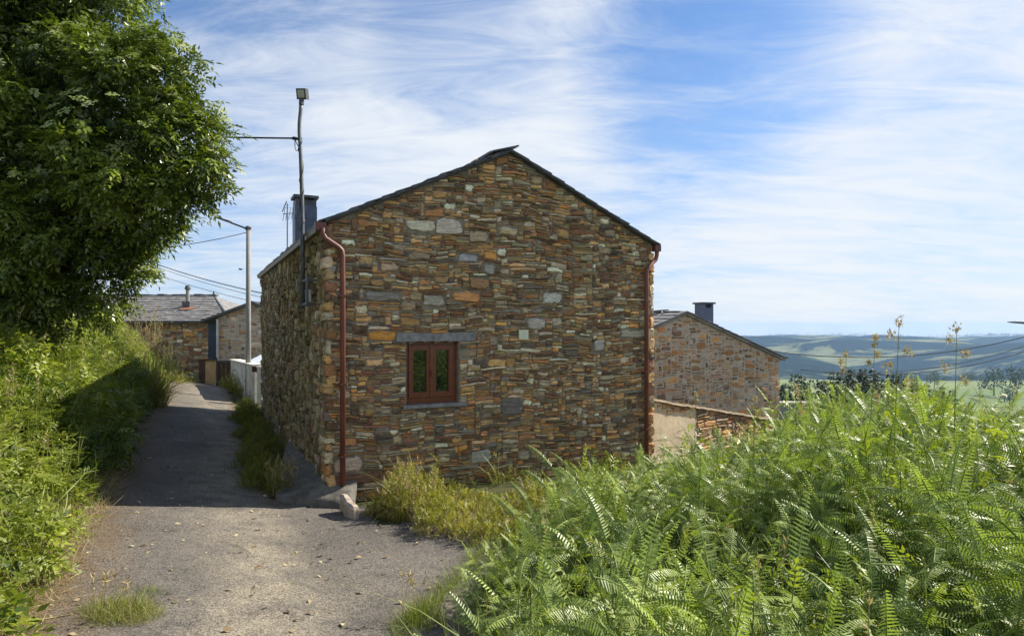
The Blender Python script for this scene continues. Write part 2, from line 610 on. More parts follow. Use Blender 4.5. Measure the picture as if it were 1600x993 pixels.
def grid_mesh(xs, ys, zf, keep=None):
    XX, YY = np.meshgrid(xs, ys)
    ZZ = zf(XX, YY)
    vs = np.stack([XX.ravel(), YY.ravel(), ZZ.ravel()], 1)
    ny, nx = XX.shape
    i = np.arange(ny - 1)[:, None] * nx + np.arange(nx - 1)[None, :]
    fs = np.stack([i, i + 1, i + nx + 1, i + nx], -1).reshape(-1, 4)
    if keep is not None:
        k = keep(XX, YY)
        kk = (k[:-1, :-1] & k[1:, :-1] & k[:-1, 1:] & k[1:, 1:]).ravel()
        fs = fs[kk]
    return vs, fs


vs, fs = grid_mesh(axis(-4500, 4500, -14, 14, 0.2, 1.12), axis(-40, 1500, -2, 26, 0.2, 1.1), ground_z)
tag(mesh_obj('ground', vs, fs, M['ground'], smooth=True), 'grassy hillside ground falling away to the valley', kind='structure')


def hills_z(X, Y):
    d = Y + 0.15 * X
    a = np.interp(d, [1200, 1500, 2100, 2700, 3300, 3700, 4200, 6000], [-170, -150, -122, -98, -72, -64, -72, -140])
    n = fbm(X, Y, 21, 0.0030, 4)
    w = sst(1300, 2000, d)
    a = a + n * (28 * sst(3500, 2900, d) + 16) * w + 14 * fbm(X, Y, 63, 0.0075, 3) * sst(2900, 3300, d) + 9 * fbm(X, Y, 5, 0.0011, 2) * w + 60 * (np.abs(np.sin(X * 0.0021 + 0.0016 * Y + 0.6 * np.sin(X * 0.0011))) - 0.55) * sst(1500, 2100, d) * sst(3300, 2500, d)
    a = a + 62 * np.exp(-((X - 1700) / 520) ** 2 - ((Y - 1850) / 300) ** 2) + 36 * np.exp(-((X - 700) / 300) ** 2 - ((Y - 2200) / 260) ** 2)
    return a


vs, fs = grid_mesh(np.linspace(-4500, 4500, 420), np.linspace(1250, 5200, 200), hills_z)
tag(mesh_obj('far_hills', vs, fs, M['hills'], smooth=True), 'blue hazy wooded hills across the valley', kind='structure')


# lane: worn asphalt, forking in front of the house
def lane_mask(X, Y):
    u, v = to_uv(X, Y)
    s = -u
    wob = 0.10 * fbm(X, Y, 4, 3.0, 3)
    left = s < 2.55 + wob
    strip = (v > -0.3) & (s > 0.52 + wob) & left
    front = ((v <= -0.28 + wob) | ((v <= 0.3) & (s > 0.2))) & left & (v > -9) & ~((u > 0.5 + wob) & (v > -1.25 + 0.12 * u + wob)) & (X < 0.35 + wob + np.clip((Y - 5.2) * 1.4, 0, 6)) & (u < 8)
    return (strip | front) & (Y > -3) & (Y < 26.5)


def lane_tint(vs):
    u, v = to_uv(vs[:, 0], vs[:, 1])
    s = -u
    worn = np.exp(-((s - 1.05 - 0.12 * np.sin(v)) / 0.42) ** 2) * sst(4.0, -1.0, u) + 0.55 * sst(6, 14, v) + 0.35 * np.exp(-((v + 3.4) / 0.9) ** 2) * sst(1.6, 0.8, s)
    edge = sst(1.75, 2.45, s) + sst(0.9, 0.55, s) * (v > 0)
    return np.stack([np.clip(worn, 0, 1), np.clip(edge, 0, 1), np.zeros(len(vs))], 1)


vs, fs = grid_mesh(np.arange(-15, 6.0, 0.09), np.arange(-3, 27, 0.09), lambda X, Y: ground_z(X, Y) + 0.035 + 0.008 * fbm(X, Y, 14, 5, 3), lane_mask)
tag(mesh_obj('lane', vs, fs, M['lane'], tint=lane_tint(vs), smooth=True), 'narrow worn asphalt lane running past the stone house', kind='structure')

# ------------------------------------------------------------------ rubble masonry
PAL_FRONT = [((0.27, 0.125, 0.05), 13), ((0.38, 0.235, 0.09), 20), ((0.29, 0.255, 0.185), 20), ((0.11, 0.058, 0.038), 10),
             ((0.24, 0.19, 0.105), 20), ((0.58, 0.50, 0.38), 10), ((0.19, 0.19, 0.18), 4), ((0.065, 0.062, 0.06), 6),
             ((0.17, 0.072, 0.042), 9), ((0.44, 0.28, 0.14), 9), ((0.46, 0.22, 0.055), 4)]
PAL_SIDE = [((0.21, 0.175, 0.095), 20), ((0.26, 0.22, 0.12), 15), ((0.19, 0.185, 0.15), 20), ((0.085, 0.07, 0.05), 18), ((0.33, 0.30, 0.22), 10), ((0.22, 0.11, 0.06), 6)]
PAL_FAR = [((0.30, 0.135, 0.05), 20), ((0.36, 0.20, 0.085), 20), ((0.22, 0.13, 0.07), 16), ((0.10, 0.055, 0.04), 12), ((0.26, 0.22, 0.17), 12), ((0.34, 0.26, 0.18), 8)]


def pack(W, H, cw, ch, sizes, rs, blocked=None):
    nx, nz = int(W / cw), int(H / ch)
    occ = np.zeros((nz, nx), bool)
    if blocked is not None:
        for (x0, z0, x1, z1) in blocked:
            occ[max(0, int(z0 / ch)):int(math.ceil(z1 / ch)), max(0, int(x0 / cw)):int(math.ceil(x1 / cw))] = True
    out = []
    probs = np.array([s[2] for s in sizes], float); probs /= probs.sum()
    for j in range(nz):
        i = 0
        while i < nx:
            if occ[j, i]:
                i += 1; continue
            (w0, w1), (h0, h1), _ = sizes[rs.choice(len(sizes), p=probs)]
            w = max(1, int(round(rs.uniform(w0, w1) / cw))); h = max(1, int(round(rs.uniform(h0, h1) / ch)))
            k = 0
            while k < w and i + k < nx and not occ[j, i + k]:
                k += 1
            if i + k < nx and not occ[j, i + k] and False:
                pass
            # avoid leaving one-cell gaps
            if i + k < nx - 1 and not occ[j, min(i + k, nx - 1)] and occ[j, min(i + k + 1, nx - 1)]:
                k += 1
            hh = 1
            while hh < h and j + hh < nz and not occ[j + hh, i:i + k].any():
                hh += 1
            occ[j:j + hh, i:i + k] = True
            out.append((i * cw, j * ch, (i + k) * cw, (j + hh) * ch))
            i += k
    return out


def stone_poly(x0, z0, x1, z1, rs, gap):
    w, h = x1 - x0, z1 - z0
    g = gap * rs.uniform(0.45, 1.0)
    x0 += g; x1 -= g; z0 += g * 0.8; z1 -= g * 0.8
    w, h = max(x1 - x0, 0.012), max(z1 - z0, 0.010)
    pts = []
    cr = [(rs.uniform(0.04, 0.34) * min(w, h * 2.5), rs.uniform(0.08, 0.42) * h) for _ in range(4)]
    # go round: bottom edge, right edge, top edge, left edge
    corners = [(x0, z0), (x1, z0), (x1, z1), (x0, z1)]
    dirs = [((0, 1), (1, 0)), ((-1, 0), (0, 1)), ((0, -1), (-1, 0)), ((1, 0), (0, -1))]
    for i, (cx, cz) in enumerate(corners):
        rx, rz = cr[i]
        din, dout = dirs[i]
        a = (cx + din[0] * rx, cz + din[1] * rz)
        b = (cx + dout[0] * rx, cz + dout[1] * rz)
        m = ((a[0] + b[0]) * 0.25 + cx * 0.5, (a[1] + b[1]) * 0.25 + cz * 0.5)
        pts += [a, m, b]
        nx_, nz_ = corners[(i + 1) % 4]
        if (i in (0, 2) and w > 0.10) or (i in (1, 3) and h > 0.08):
            for fr in ((0.33, 0.67) if w > 0.2 and i in (0, 2) else (0.5,)):
                pts.append((cx + (nx_ - cx) * (fr + rs.uniform(-0.08, 0.08)), cz + (nz_ - cz) * fr))
    j = min(min(w, h) * 0.11, 0.0085)
    pts = [(p[0] + rs.normal(0, j * 1.1), p[1] + rs.normal(0, j)) for p in pts]
    return pts


def masonry(mb, stones, frame, rs, pal, gap=0.012, depth=(0.004, 0.03), inner=0.05, clip=None, warp=0.02, mat=0, wseed=1):
    """frame(a, b, d) -> world point: a along the wall, b up, d outwards"""
    pw = np.array([p[1] for p in pal], float); pw /= pw.sum()
    for (x0, z0, x1, z1) in stones:
        pts = np.array(stone_poly(x0, z0, x1, z1, rs, gap))
        cx, cz = (x0 + x1) / 2, (z0 + z1) / 2
        wz = warp * (math.sin(cx * 2.3 + wseed) + 0.6 * math.sin(cx * 5.1 + cz * 1.7))
        k = np.array([warp * (math.sin(p[0] * 2.3 + wseed) + 0.6 * math.sin(p[0] * 5.1 + p[1] * 1.7) + 0.35 * math.sin(p[0] * 13.0 + p[1] * 6.0)) for p in pts])
        pts[:, 1] += k
        cz += wz
        if clip is not None:
            lim = np.array([clip(p[0]) for p in pts])
            if cz > clip(cx) - 0.01:
                continue
            pts[:, 1] = np.minimum(pts[:, 1], lim)
        area = (x1 - x0) * (z1 - z0)
        base = np.array(pal[rs.choice(len(pal), p=pw)][0])
        col = base * rs.uniform(0.80, 2.0) * (1 + rs.normal(0, 0.03, 3))
        col = (col * 0.74 + 0.26 * np.array([0.27, 0.195, 0.11])) * np.array([1.16, 1.10, 1.0])
        d = rs.uniform(*depth)
        ta, tb = rs.normal(0, 0.06), rs.normal(0, 0.10)
        c = pts.mean(0)
        n = len(pts)
        vs, tt = [], []
        bev = min(0.014, 0.22 * min(x1 - x0, z1 - z0))
        ins = 1 - np.clip(bev / (0.5 * np.maximum(np.array([x1 - x0, z1 - z0]), 0.02)), 0.08, 0.35)
        for p in pts:
            vs.append(frame(p[0], p[1], -inner))
        for p in pts:
            vs.append(frame(p[0], p[1], max(d - bev * rs.uniform(0.7, 1.6), -inner + 0.01)))
        for p in pts:
            q = c + (p - c) * ins
            vs.append(frame(q[0], q[1], d + ta * (q[0] - c[0]) + tb * (q[1] - c[1]) + rs.normal(0, 0.0028)))
        vs.append(frame(c[0] + rs.normal(0, 0.1) * (x1 - x0), c[1], d + rs.normal(0.002, 0.004)))
        fs = []
        for i in range(n):
            k2 = (i + 1) % n
            fs.append((i, k2, n + k2, n + i))
            fs.append((n + i, n + k2, 2 * n + k2, 2 * n + i))
            fs.append((2 * n + i, 2 * n + k2, 3 * n))
        mb.add(vs, fs, mat, np.clip(col, 0.01, 0.8))


SIZES = [((0.14, 0.42), (0.017, 0.040), 58), ((0.12, 0.30), (0.040, 0.070), 26), ((0.07, 0.14), (0.05, 0.09), 13), ((0.16, 0.30), (0.08, 0.12), 5), ((0.05, 0.12), (0.015, 0.035), 26)]
SIZES_SIDE = [((0.08, 0.20), (0.04, 0.09), 30), ((0.10, 0.20), (0.10, 0.20), 24), ((0.05, 0.10), (0.08, 0.18), 18), ((0.16, 0.30), (0.14, 0.24), 4), ((0.04, 0.08), (0.03, 0.06), 16)]
SIZES_FAR = [((0.16, 0.52), (0.05, 0.085), 44), ((0.16, 0.42), (0.085, 0.14), 24), ((0.10, 0.18), (0.07, 0.12), 10), ((0.3, 0.5), (0.14, 0.22), 7)]


def mortar_panel(mb, W, Hf, frame, mat, step=0.05, amp=0.006, seed=0, thick=0.06, hole=None, z0=0.0):
    """bumpy mortar face behind the stones, closed at the back"""
    nx = int(W / step)
    rs = np.random.default_rng(seed)
    nz = max(2, int((max(Hf(x) for x in np.linspace(0, W, 30)) - z0) / step))
    idx = {}
    vs, fs = [], []

    def vid(i, j):
        if (i, j) not in idx:
            a = W * i / nx
            b = z0 + (Hf(a) - z0) * j / nz
            if hole:
                hx0, hz0, hx1, hz1 = hole
            idx[(i, j)] = len(vs)
            vs.append(frame(a, b, rs.uniform(-amp, amp)))
        return idx[(i, j)]
    for i in range(nx):
        for j in range(nz):
            a = W * (i + 0.5) / nx
            b = z0 + (Hf(a) - z0) * (j + 0.5) / nz
            if hole and hole[0] < a < hole[2] and hole[1] < b < hole[3]:
                continue
            fs.append((vid(i, j), vid(i + 1, j), vid(i + 1, j + 1), vid(i, j + 1)))
    mb.add(vs, fs, mat, (1, 1, 1))


# ------------------------------------------------------------------ main house
W_, L_ = 5.03, 9.3
EAVE = 3.28
RIDGE = 4.44
SL = (RIDGE - EAVE) / (W_ / 2)
house = thing('stone_house', uv(0, 0, 0), 'large rust and grey rubble stone house with one small brown window in its gable', 'house')


def roofline(a):
    return EAVE + SL * (W_ / 2 - abs(a - W_ / 2)) - 0.0


ZB = -0.75                        # walls run down into the ground


def fr_front(a, b, d):
    p = C0 + a * U - d * V
    return (p[0], p[1], b)


def fr_left(a, b, d):            # a = 0 at the back corner, L_ at the front corner
    p = C0 + (L_ - a) * V - d * U
    return (p[0], p[1], b)


def fr_right(a, b, d):
    p = C0 + W_ * U + a * V + d * U
    return (p[0], p[1], b)


# window opening in the front wall (wall coordinates)
def wall_hit(x, y):
    """pixel -> (a, b) on the front wall plane"""
    d = np.array([(x - 800) / F, 1.0])
    A = np.array([[d[0], -U[0]], [d[1], -U[1]]])
    t, a = np.linalg.solve(A, C0)
    return a, EYE + (HORIZON - y) / F * t


wa0, wb0 = wall_hit(635, 631)
wa1, wb1 = wall_hit(717, 534)
wb0 = wall_hit(676, 630)[1]
wb1 = wall_hit(676, 533)[1]
lz0, lz1 = wb1, wb1 + 0.125
la0, la1 = wall_hit(618, 525)[0], wall_hit(743, 525)[0]

rs = np.random.default_rng(11)
mb = MB()
off = ZB
blocked = [(wa0 - 0.005, wb0 - 0.03 - off, wa1 + 0.005, wb1 - off), (la0, lz0 - off, la1, lz1 - off), (wa0 - 0.05, wb0 - 0.05 - off, wa1 + 0.12, wb0 - off)]
# a few landmark stones: (x0, y0, x1, y1) in the photograph, colour
marks = [((681, 366, 722, 341), (0.50, 0.47, 0.42)), ((634, 360, 679, 344), (0.42, 0.40, 0.36)), ((590, 408, 636, 402), (0.42, 0.39, 0.33)),
         ((571, 471, 626, 455), (0.24, 0.25, 0.24)), ((706, 472, 750, 455), (0.33, 0.16, 0.055)), ((848, 474, 876, 458), (0.34, 0.36, 0.35)),
         ((823, 513, 851, 497), (0.45, 0.45, 0.43)), ((575, 532, 618, 516), (0.42, 0.20, 0.035)), ((521, 737, 566, 713), (0.52, 0.46, 0.38)),
         ((517, 754, 600, 739), (0.13, 0.052, 0.035)), ((733, 378, 762, 361), (0.36, 0.30, 0.22)), ((778, 368, 808, 355), (0.40, 0.33, 0.22)),
         ((661, 478, 694, 461), (0.27, 0.28, 0.27)), ((733, 452, 764, 434), (0.22, 0.13, 0.07)), ((970, 527, 1012, 514), (0.36, 0.37, 0.33)),
         ((736, 721, 766, 703), (0.25, 0.27, 0.27)), ((810, 718, 828, 705), (0.45, 0.40, 0.32)), ((783, 648, 815, 625), (0.09, 0.10, 0.12)),
         ((594, 424, 622, 411), (0.42, 0.32, 0.22)), ((625, 485, 648, 471), (0.42, 0.33, 0.22)), ((755, 428, 772, 413), (0.36, 0.37, 0.36)),
         ((926, 548, 944, 530), (0.42, 0.43, 0.42)), ((715, 410, 745, 397), (0.23, 0.25, 0.27)), ((867, 442, 878, 427), (0.48, 0.42, 0.32))]
mk = []
for (x0, y0, x1, y1), c in marks:
    a0, b0 = wall_hit(x0, y0); a1, b1 = wall_hit(x1, y1)
    b1 = wall_hit((x0 + x1) / 2, y1)[1]; b0 = wall_hit((x0 + x1) / 2, y0)[1]
    mk.append(((a0, b0 - off, a1, b1 - off), c)); blocked.append((a0, b0 - off, a1, b1 - off))
stones = pack(W_, RIDGE - off + 0.02, 0.028, 0.0150, SIZES, rs, blocked)
stones = [(a, b + off, c, d + off) for (a, b, c, d) in stones]
masonry(mb, stones, fr_front, rs, PAL_FRONT, gap=0.0085, depth=(0.003, 0.030), inner=0.05, clip=lambda a: roofline(a) - 0.005, warp=0.020, wseed=2)
for (a0, b0, a1, b1), c in mk:
    masonry(mb, [(a0, b0 + off, a1, b1 + off)], fr_front, rs, [(c, 1)], gap=0.012, depth=(0.02, 0.036), inner=0.05, warp=0.0)
# quoins that turn the two corners
for side in (0, 1):
    b = -0.05
    while b < EAVE - 0.18:
        h = rs.uniform(0.07, 0.19)
        w = rs.uniform(0.08, 0.24)
        a0, a1 = (-0.035, w * 0.5) if side == 0 else (W_ - w * 0.5, W_ + 0.04)
        c = rs.uniform(0, 1)
        masonry(mb, [(a0 + rs.uniform(-0.02, 0.02), b, a1, b + h)], fr_front, rs, PAL_FRONT, gap=0.006, depth=(0.025, 0.045), inner=rs.uniform(0.15, 0.32), warp=0.0)
        b += h + 0.008
mortar_panel(mb, W_, roofline, lambda a, b, d: fr_front(a, b, d - 0.004), 1, 0.05, 0.007, 5, hole=(wa0, wb0 - 0.02, wa1, wb1), z0=ZB)
# window reveals and the wall's thickness
for (a0, a1, b0, b1) in ((wa0 - 0.02, wa0, wb0 - 0.05, wb1), (wa1, wa1 + 0.02, wb0 - 0.05, wb1)):
    mb.box8([fr_front(a0, b0, -0.30), fr_front(a1, b0, -0.30), fr_front(a1, b0, -0.004), fr_front(a0, b0, -0.004),
             fr_front(a0, b1, -0.30), fr_front(a1, b1, -0.30), fr_front(a1, b1, -0.004), fr_front(a0, b1, -0.004)], 1)
gw = mb.build('gable_wall', [M['stone'], M['mortar']], house)

# side wall towards the lane
rs = np.random.default_rng(12)
mb = MB()
st = pack(L_ - 0.06, EAVE - off, 0.03, 0.022, SIZES_SIDE, rs)
st = [(a, b + off, c, d + off) for (a, b, c, d) in st]
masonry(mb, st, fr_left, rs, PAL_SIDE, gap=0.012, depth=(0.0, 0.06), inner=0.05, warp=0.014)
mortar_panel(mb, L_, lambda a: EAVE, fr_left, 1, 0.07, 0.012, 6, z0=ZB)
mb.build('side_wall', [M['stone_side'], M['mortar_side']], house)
rs = np.random.default_rng(13)
mb = MB()
st = pack(L_, EAVE - off, 0.05, 0.03, SIZES_FAR, rs)
st = [(a, b + off, c, d + off) for (a, b, c, d) in st]
masonry(mb, st, fr_right, rs, PAL_FRONT, gap=0.012, depth=(0.0, 0.04), inner=0.05, warp=0.012)
mortar_panel(mb, L_, lambda a: EAVE, fr_right, 1, 0.09, 0.008, 7, z0=ZB - 1.5)
mb.build('side_wall', [M['stone'], M['mortar']], house)
# back wall, inside faces
mb = MB()
mb.add([uv(0, L_, ZB), uv(W_, L_, ZB), uv(W_, L_, EAVE), uv(W_ / 2, L_, RIDGE), uv(0, L_, EAVE)], [(0, 1, 2, 3, 4)], 0)
mb.build('back_wall', [M['mortar']], house)


def slate_roof(mb, fr, width, run, rise_per, rows, colw, rs, thick=0.022, tmul=1.0, lift=0.03):
    """fr(along, down, up) -> world point on a slope; along 0..width, down 0..run"""
    rh = run / rows
    for r in range(rows):
        a = -rs.uniform(0, colw)
        while a < width:
            w = colw * rs.uniform(0.7, 1.3)
            a0, a1 = max(a, -0.0) + 0.004, min(a + w, width) - 0.004
            if a1 - a0 > 0.03:
                d0, d1 = r * rh - 0.02, (r + 1) * rh + rs.uniform(0.0, 0.035) + 0.05
                th = thick * rs.uniform(0.7, 1.5)
                l0 = 0.004; l1 = lift * rs.uniform(0.8, 1.2)
                e0, e1 = rs.uniform(-0.012, 0.012), rs.uniform(-0.012, 0.012)
                tone = rs.uniform(0.7, 1.3)
                mb.box8([fr(a0, d0, l0), fr(a1, d0, l0), fr(a1, d1 + e1, l1), fr(a0, d1 + e0, l1),
                         fr(a0, d0, l0 + th), fr(a1, d0, l0 + th), fr(a1, d1 + e1, l1 + th), fr(a0, d1 + e0, l1 + th)], 0, (tone, tone, tone))
            a += w


OV = 0.09                        # verge overhang beyond the gable
EO = 0.04                        # eaves overhang
cs_ = math.cos(math.atan(SL)); sn_ = math.sin(math.atan(SL))


def fr_roof(side):
    def f(al, dn, up):
        v = -OV + al
        du = dn * cs_ + up * sn_ * 1.0
        z = RIDGE + 0.02 - dn * sn_ + up * cs_
        u = W_ / 2 - du if side == 0 else W_ / 2 + du
        return uv(u, v, z)
    return f


run = (W_ / 2 + EO) / cs_
for side in (0, 1):
    rs = np.random.default_rng(20 + side)
    mb = MB()
    f = fr_roof(side)
    slate_roof(mb, f, L_ + 2 * OV, run, 0, 13, 0.27, rs, 0.013, lift=0.022)
    # boarding under the slates
    mb.box8([f(OV * 0.4, 0, -0.025), f(L_ + OV, 0, -0.025), f(L_ + OV, run - 0.03, -0.025), f(OV * 0.4, run - 0.03, -0.025),
             f(OV * 0.4, 0, 0.003), f(L_ + OV, 0, 0.003), f(L_ + OV, run - 0.03, 0.003), f(OV * 0.4, run - 0.03, 0.003)], 0)
    # extra verge slates bedded on the gable
    d = 0.0
    while d < run - 0.05:
        w = rs.uniform(0.18, 0.34)
        l = rs.uniform(0.018, 0.03)
        mb.box8([f(0.0, d, -0.02), f(0.2, d, -0.02), f(0.2, min(d + w, run), -0.012), f(-0.005, min(d + w, run), -0.012),
                 f(-0.015, d, -0.02 + l), f(0.2, d, -0.02 + l), f(0.2, min(d + w, run), -0.012 + l), f(-0.01, min(d + w, run), -0.012 + l)], 0)
        d += w
    mb.build('roof_slope', [M['slate']], house)
# ridge slates: one tilted out beyond the verge, lumps of stone holding it
mb = MB()
rs = np.random.default_rng(5)


def slab(u0, z0, u1, z1, v0, v1, th):
    mb.box8([uv(u0, v0, z0), uv(u1, v0, z1), uv(u1, v1, z1), uv(u0, v1, z0), uv(u0, v0, z0 + th), uv(u1, v0, z1 + th), uv(u1, v1, z1 + th), uv(u0, v1, z0 + th)])


slab(W_ / 2 - 0.30, RIDGE - 0.045, W_ / 2 + 0.10, RIDGE + 0.075, -OV - 0.03, 0.35, 0.022)
for k in range(24):
    v = 0.3 + k * 0.38
    slab(W_ / 2 - 0.20, RIDGE + 0.03 + rs.uniform(0, 0.01), W_ / 2 + 0.01, RIDGE + 0.09, v, v + 0.36, 0.02)
    slab(W_ / 2 - 0.0, RIDGE + 0.088, W_ / 2 + 0.19, RIDGE + 0.02, v + 0.02, v + 0.37, 0.02)
mb.build('ridge', [M['slate']], house)
for (du, dv, w, h) in ((-0.22, 0.05, 0.12, 0.06), (-0.42, 0.15, 0.10, 0.05)):
    mb = MB()
    masonry(mb, [(W_ / 2 + du - w / 2, RIDGE + 0.02 + SL * du + 0.02, W_ / 2 + du + w / 2, RIDGE + SL * du + 0.04 + h)],
            lambda a, b, d, dv=dv: fr_front(a, b, d - dv), rs, [((0.16, 0.12, 0.09), 1)], 0.004, (0.02, 0.04), 0.14, None, 0)
    mb.build('ridge_stone', [M['stone']], house)

# eaves: fascia, gutter, downpipes
for side in (0, 1):
    sgn = -1 if side == 0 else 1
    ue = 0 if side == 0 else W_
    mb = MB()
    zt = EAVE - SL * EO + 0.01
    a, b = ue + sgn * (EO - 0.03), ue + sgn * (EO - 0.005)
    mb.ubox(min(a, b), max(a, b), 0.02, L_ + OV, zt - 0.10, zt - 0.005)
    a, b = ue + sgn * 0.0, ue + sgn * (EO - 0.031)
    mb.ubox(min(a, b), max(a, b), 0.02, L_ + OV, zt - 0.098, zt - 0.085)
    if side == 0:
        mb.ubox(-EO - 0.02, 0.0, L_ + 0.02, L_ + OV, zt - 0.24, zt - 0.10)
    mb.build('fascia', [M['cream']], house)
    mb = MB()
    prof = [(0.0, 0.0), (0.0, -0.075), (0.07, -0.075), (0.085, -0.01), (0.095, -0.01), (0.095, 0.0), (0.079, 0.0), (0.065, -0.066), (0.008, -0.066), (0.008, 0.0)]
    vs = []
    for v in (-0.05, L_ + OV):
        for (pu, pz) in prof:
            vs.append(uv(ue + sgn * (EO + 0.0 + pu), v, zt - 0.015 + pz))
    n = len(prof)
    fs = [(i, (i + 1) % n, n + (i + 1) % n, n + i) for i in range(n)] + [tuple(range(n)), tuple(range(2 * n - 1, n - 1, -1))]
    mb.add(vs, fs, 0)
    gt = mb.build('gutter', [M['gutter'] if side == 0 else M['pipe']], house)
    mb = MB()
    u0 = ue + sgn * (EO - 0.01)
    mb.ubox(min(u0, u0 + sgn * 0.13), max(u0, u0 + sgn * 0.11), -0.075, 0.03, zt - 0.105, zt - 0.005)
    mb.build('gutter_end', [M['pipe']], gt)
    # pipe
    mb = MB()
    if side == 0:
        top_u, low_u = -EO - 0.03, wall_hit(533, 600)[0]
        pts = [uv(-EO - 0.03, -0.075, zt - 0.08), uv(-EO - 0.03, -0.075, zt - 0.15), uv(-EO + 0.0, -0.085, zt - 0.21), uv(low_u - 0.05, -0.10, zt - 0.31), uv(low_u - 0.012, -0.10, zt - 0.35),
               uv(low_u, -0.10, zt - 0.42), uv(low_u, -0.10, 0.0)]
    else:
        low_u = wall_hit(1004, 550)[0]
        pts = [uv(W_ + EO + 0.05, -0.03, zt - 0.08), uv(W_ + EO + 0.05, -0.03, zt - 0.16), uv(W_ + EO + 0.02, -0.035, zt - 0.24), uv(W_ + EO - 0.05, -0.045, zt - 0.29),
               uv(low_u + 0.05, -0.10, zt - 0.37), uv(low_u + 0.01, -0.10, zt - 0.41), uv(low_u, -0.10, zt - 0.48), uv(low_u, -0.10, -0.35)]
    mb.tube(pts, 0.034, 14)
    dp = mb.build('downpipe', [M['pipe']], house, smooth=True)
    for z in (2.35, 1.25, 0.35):
        mb = MB()
        mb.ubox(low_u - 0.042, low_u + 0.042, -0.139, 0.0, z, z + 0.022)
        mb.build('pipe_clip', [M['pipe']], dp)

# window
mb = MB()
fd = -0.09                        # frame set back into the wall
fw = 0.05


def wbox(mb, a0, a1, b0, b1, d0, d1, mat=0):
    mb.box8([fr_front(a0, b0, d0), fr_front(a1, b0, d0), fr_front(a1, b0, d1), fr_front(a0, b0, d1),
             fr_front(a0, b1, d0), fr_front(a1, b1, d0), fr_front(a1, b1, d1), fr_front(a0, b1, d1)], mat)


def wframe(mb, a0, a1, b0, b1, d0, d1, w, wb=None):
    wb = wb or w
    wbox(mb, a0, a0 + w, b0, b1, d0, d1); wbox(mb, a1 - w, a1, b0, b1, d0, d1)
    wbox(mb, a0 + w, a1 - w, b0, b0 + wb, d0, d1); wbox(mb, a0 + w, a1 - w, b1 - w, b1, d0, d1)


wframe(mb, wa0, wa1, wb0, wb1, fd - 0.06, fd, fw, fw * 1.5)
win = mb.build('window', [M['wood_frame']], house)
am = (wa0 + wa1) / 2
for (a0, a1) in ((wa0 + fw + 0.004, am - 0.003), (am + 0.003, wa1 - fw - 0.004)):
    mb = MB()
    b0, b1 = wb0 + fw * 1.5 + 0.004, wb1 - fw - 0.004
    wframe(mb, a0, a1, b0, b1, fd - 0.055, fd + 0.015, 0.058, 0.062)
    wframe(mb, a0 + 0.056, a1 - 0.056, b0 + 0.06, b1 - 0.056, fd - 0.04, fd + 0.004, 0.012)
    mb.build('casement', [M['wood_frame']], win)
    mb = MB()
    wbox(mb, a0 + 0.06, a1 - 0.06, b0 + 0.06, b1 - 0.06, fd - 0.03, fd - 0.02)
    mb.build('pane', [M['glass']], win)
mb = MB()
wbox(mb, am - 0.02, am + 0.02, wb0 + fw * 1.5, wb1 - fw, fd + 0.0155, fd + 0.03)
wbox(mb, am - 0.012, am + 0.012, wb0 + 0.36, wb0 + 0.44, fd + 0.0305, fd + 0.06)
mb.build('astragal', [M['wood_frame']], win)
mb = MB()
rs = np.random.default_rng(3)
wbox(mb, wa0 - 0.05, wa1 + 0.11, wb0 - 0.048, wb0 - 0.006, -0.25, 0.045)
sill = mb.build('sill', [M['lintel']], win)
mb = MB()
wbox(mb, la0 + 0.01, la1 - 0.01, lz0 + 0.002, lz1 - 0.006, -0.28, 0.014)
mb.build('lintel', [M['lintel']], win)
# dark room behind the panes
mb = MB()
wbox(mb, wa0 - 0.3, wa1 + 0.3, wb0 - 0.2, wb1 + 0.2, -0.9, -0.32)
mb.build('interior', [M['blackplastic']], win)

# chimney clad in blue slates
mb = MB()
cpos = P(476, 400, 15.6)
cu, cv = to_uv(cpos[0], cpos[1])
ctop = EYE + (HORIZON - 311) / F * 15.6
cw = 0.24
mb.ubox(cu - cw, cu + cw, cv - cw, cv + cw, 3.0, ctop - 0.06)
rs = np.random.default_rng(31)
z = 3.1; r = 0
while z < ctop - 0.20:
    hh = 0.155
    for fside in range(4):
        xs = -cw + (0.08 if r % 2 else 0) - 0.16
        while xs < cw:
            x0, x1 = max(xs, -cw - 0.012), min(xs + 0.155, cw + 0.012)
            xs += 0.16
            if x1 - x0 < 0.03: continue
            t0 = 0.002; t1 = 0.012 + rs.uniform(0, 0.004)
            if fside == 0: mb.ubox(cu + x0, cu + x1, cv - cw - t1, cv - cw - t0, z, z + hh, 1)
            if fside == 1: mb.ubox(cu + x0, cu + x1, cv + cw + t0, cv + cw + t1, z, z + hh, 1)
            if fside == 2: mb.ubox(cu - cw - t1, cu - cw - t0, cv + x0, cv + x1, z, z + hh, 1)
            if fside == 3: mb.ubox(cu + cw + t0, cu + cw + t1, cv + x0, cv + x1, z, z + hh, 1)
    z += hh + 0.005; r += 1
ch = mb.build('chimney', [M['slate'], M['slate_blue']], house)
mb = MB()
mb.ubox(cu - cw - 0.05, cu + cw + 0.05, cv - cw - 0.05, cv + cw + 0.05, ctop - 0.015, ctop + 0.05)
for (a, b) in ((-1, -1), (1, -1), (1, 1), (-1, 1)):
    mb.ubox(cu + a * 0.2 - 0.03, cu + a * 0.2 + 0.03, cv + b * 0.2 - 0.03, cv + b * 0.2 + 0.03, ctop - 0.12, ctop - 0.016)
mb.build('chimney_cap', [M['slate']], ch)

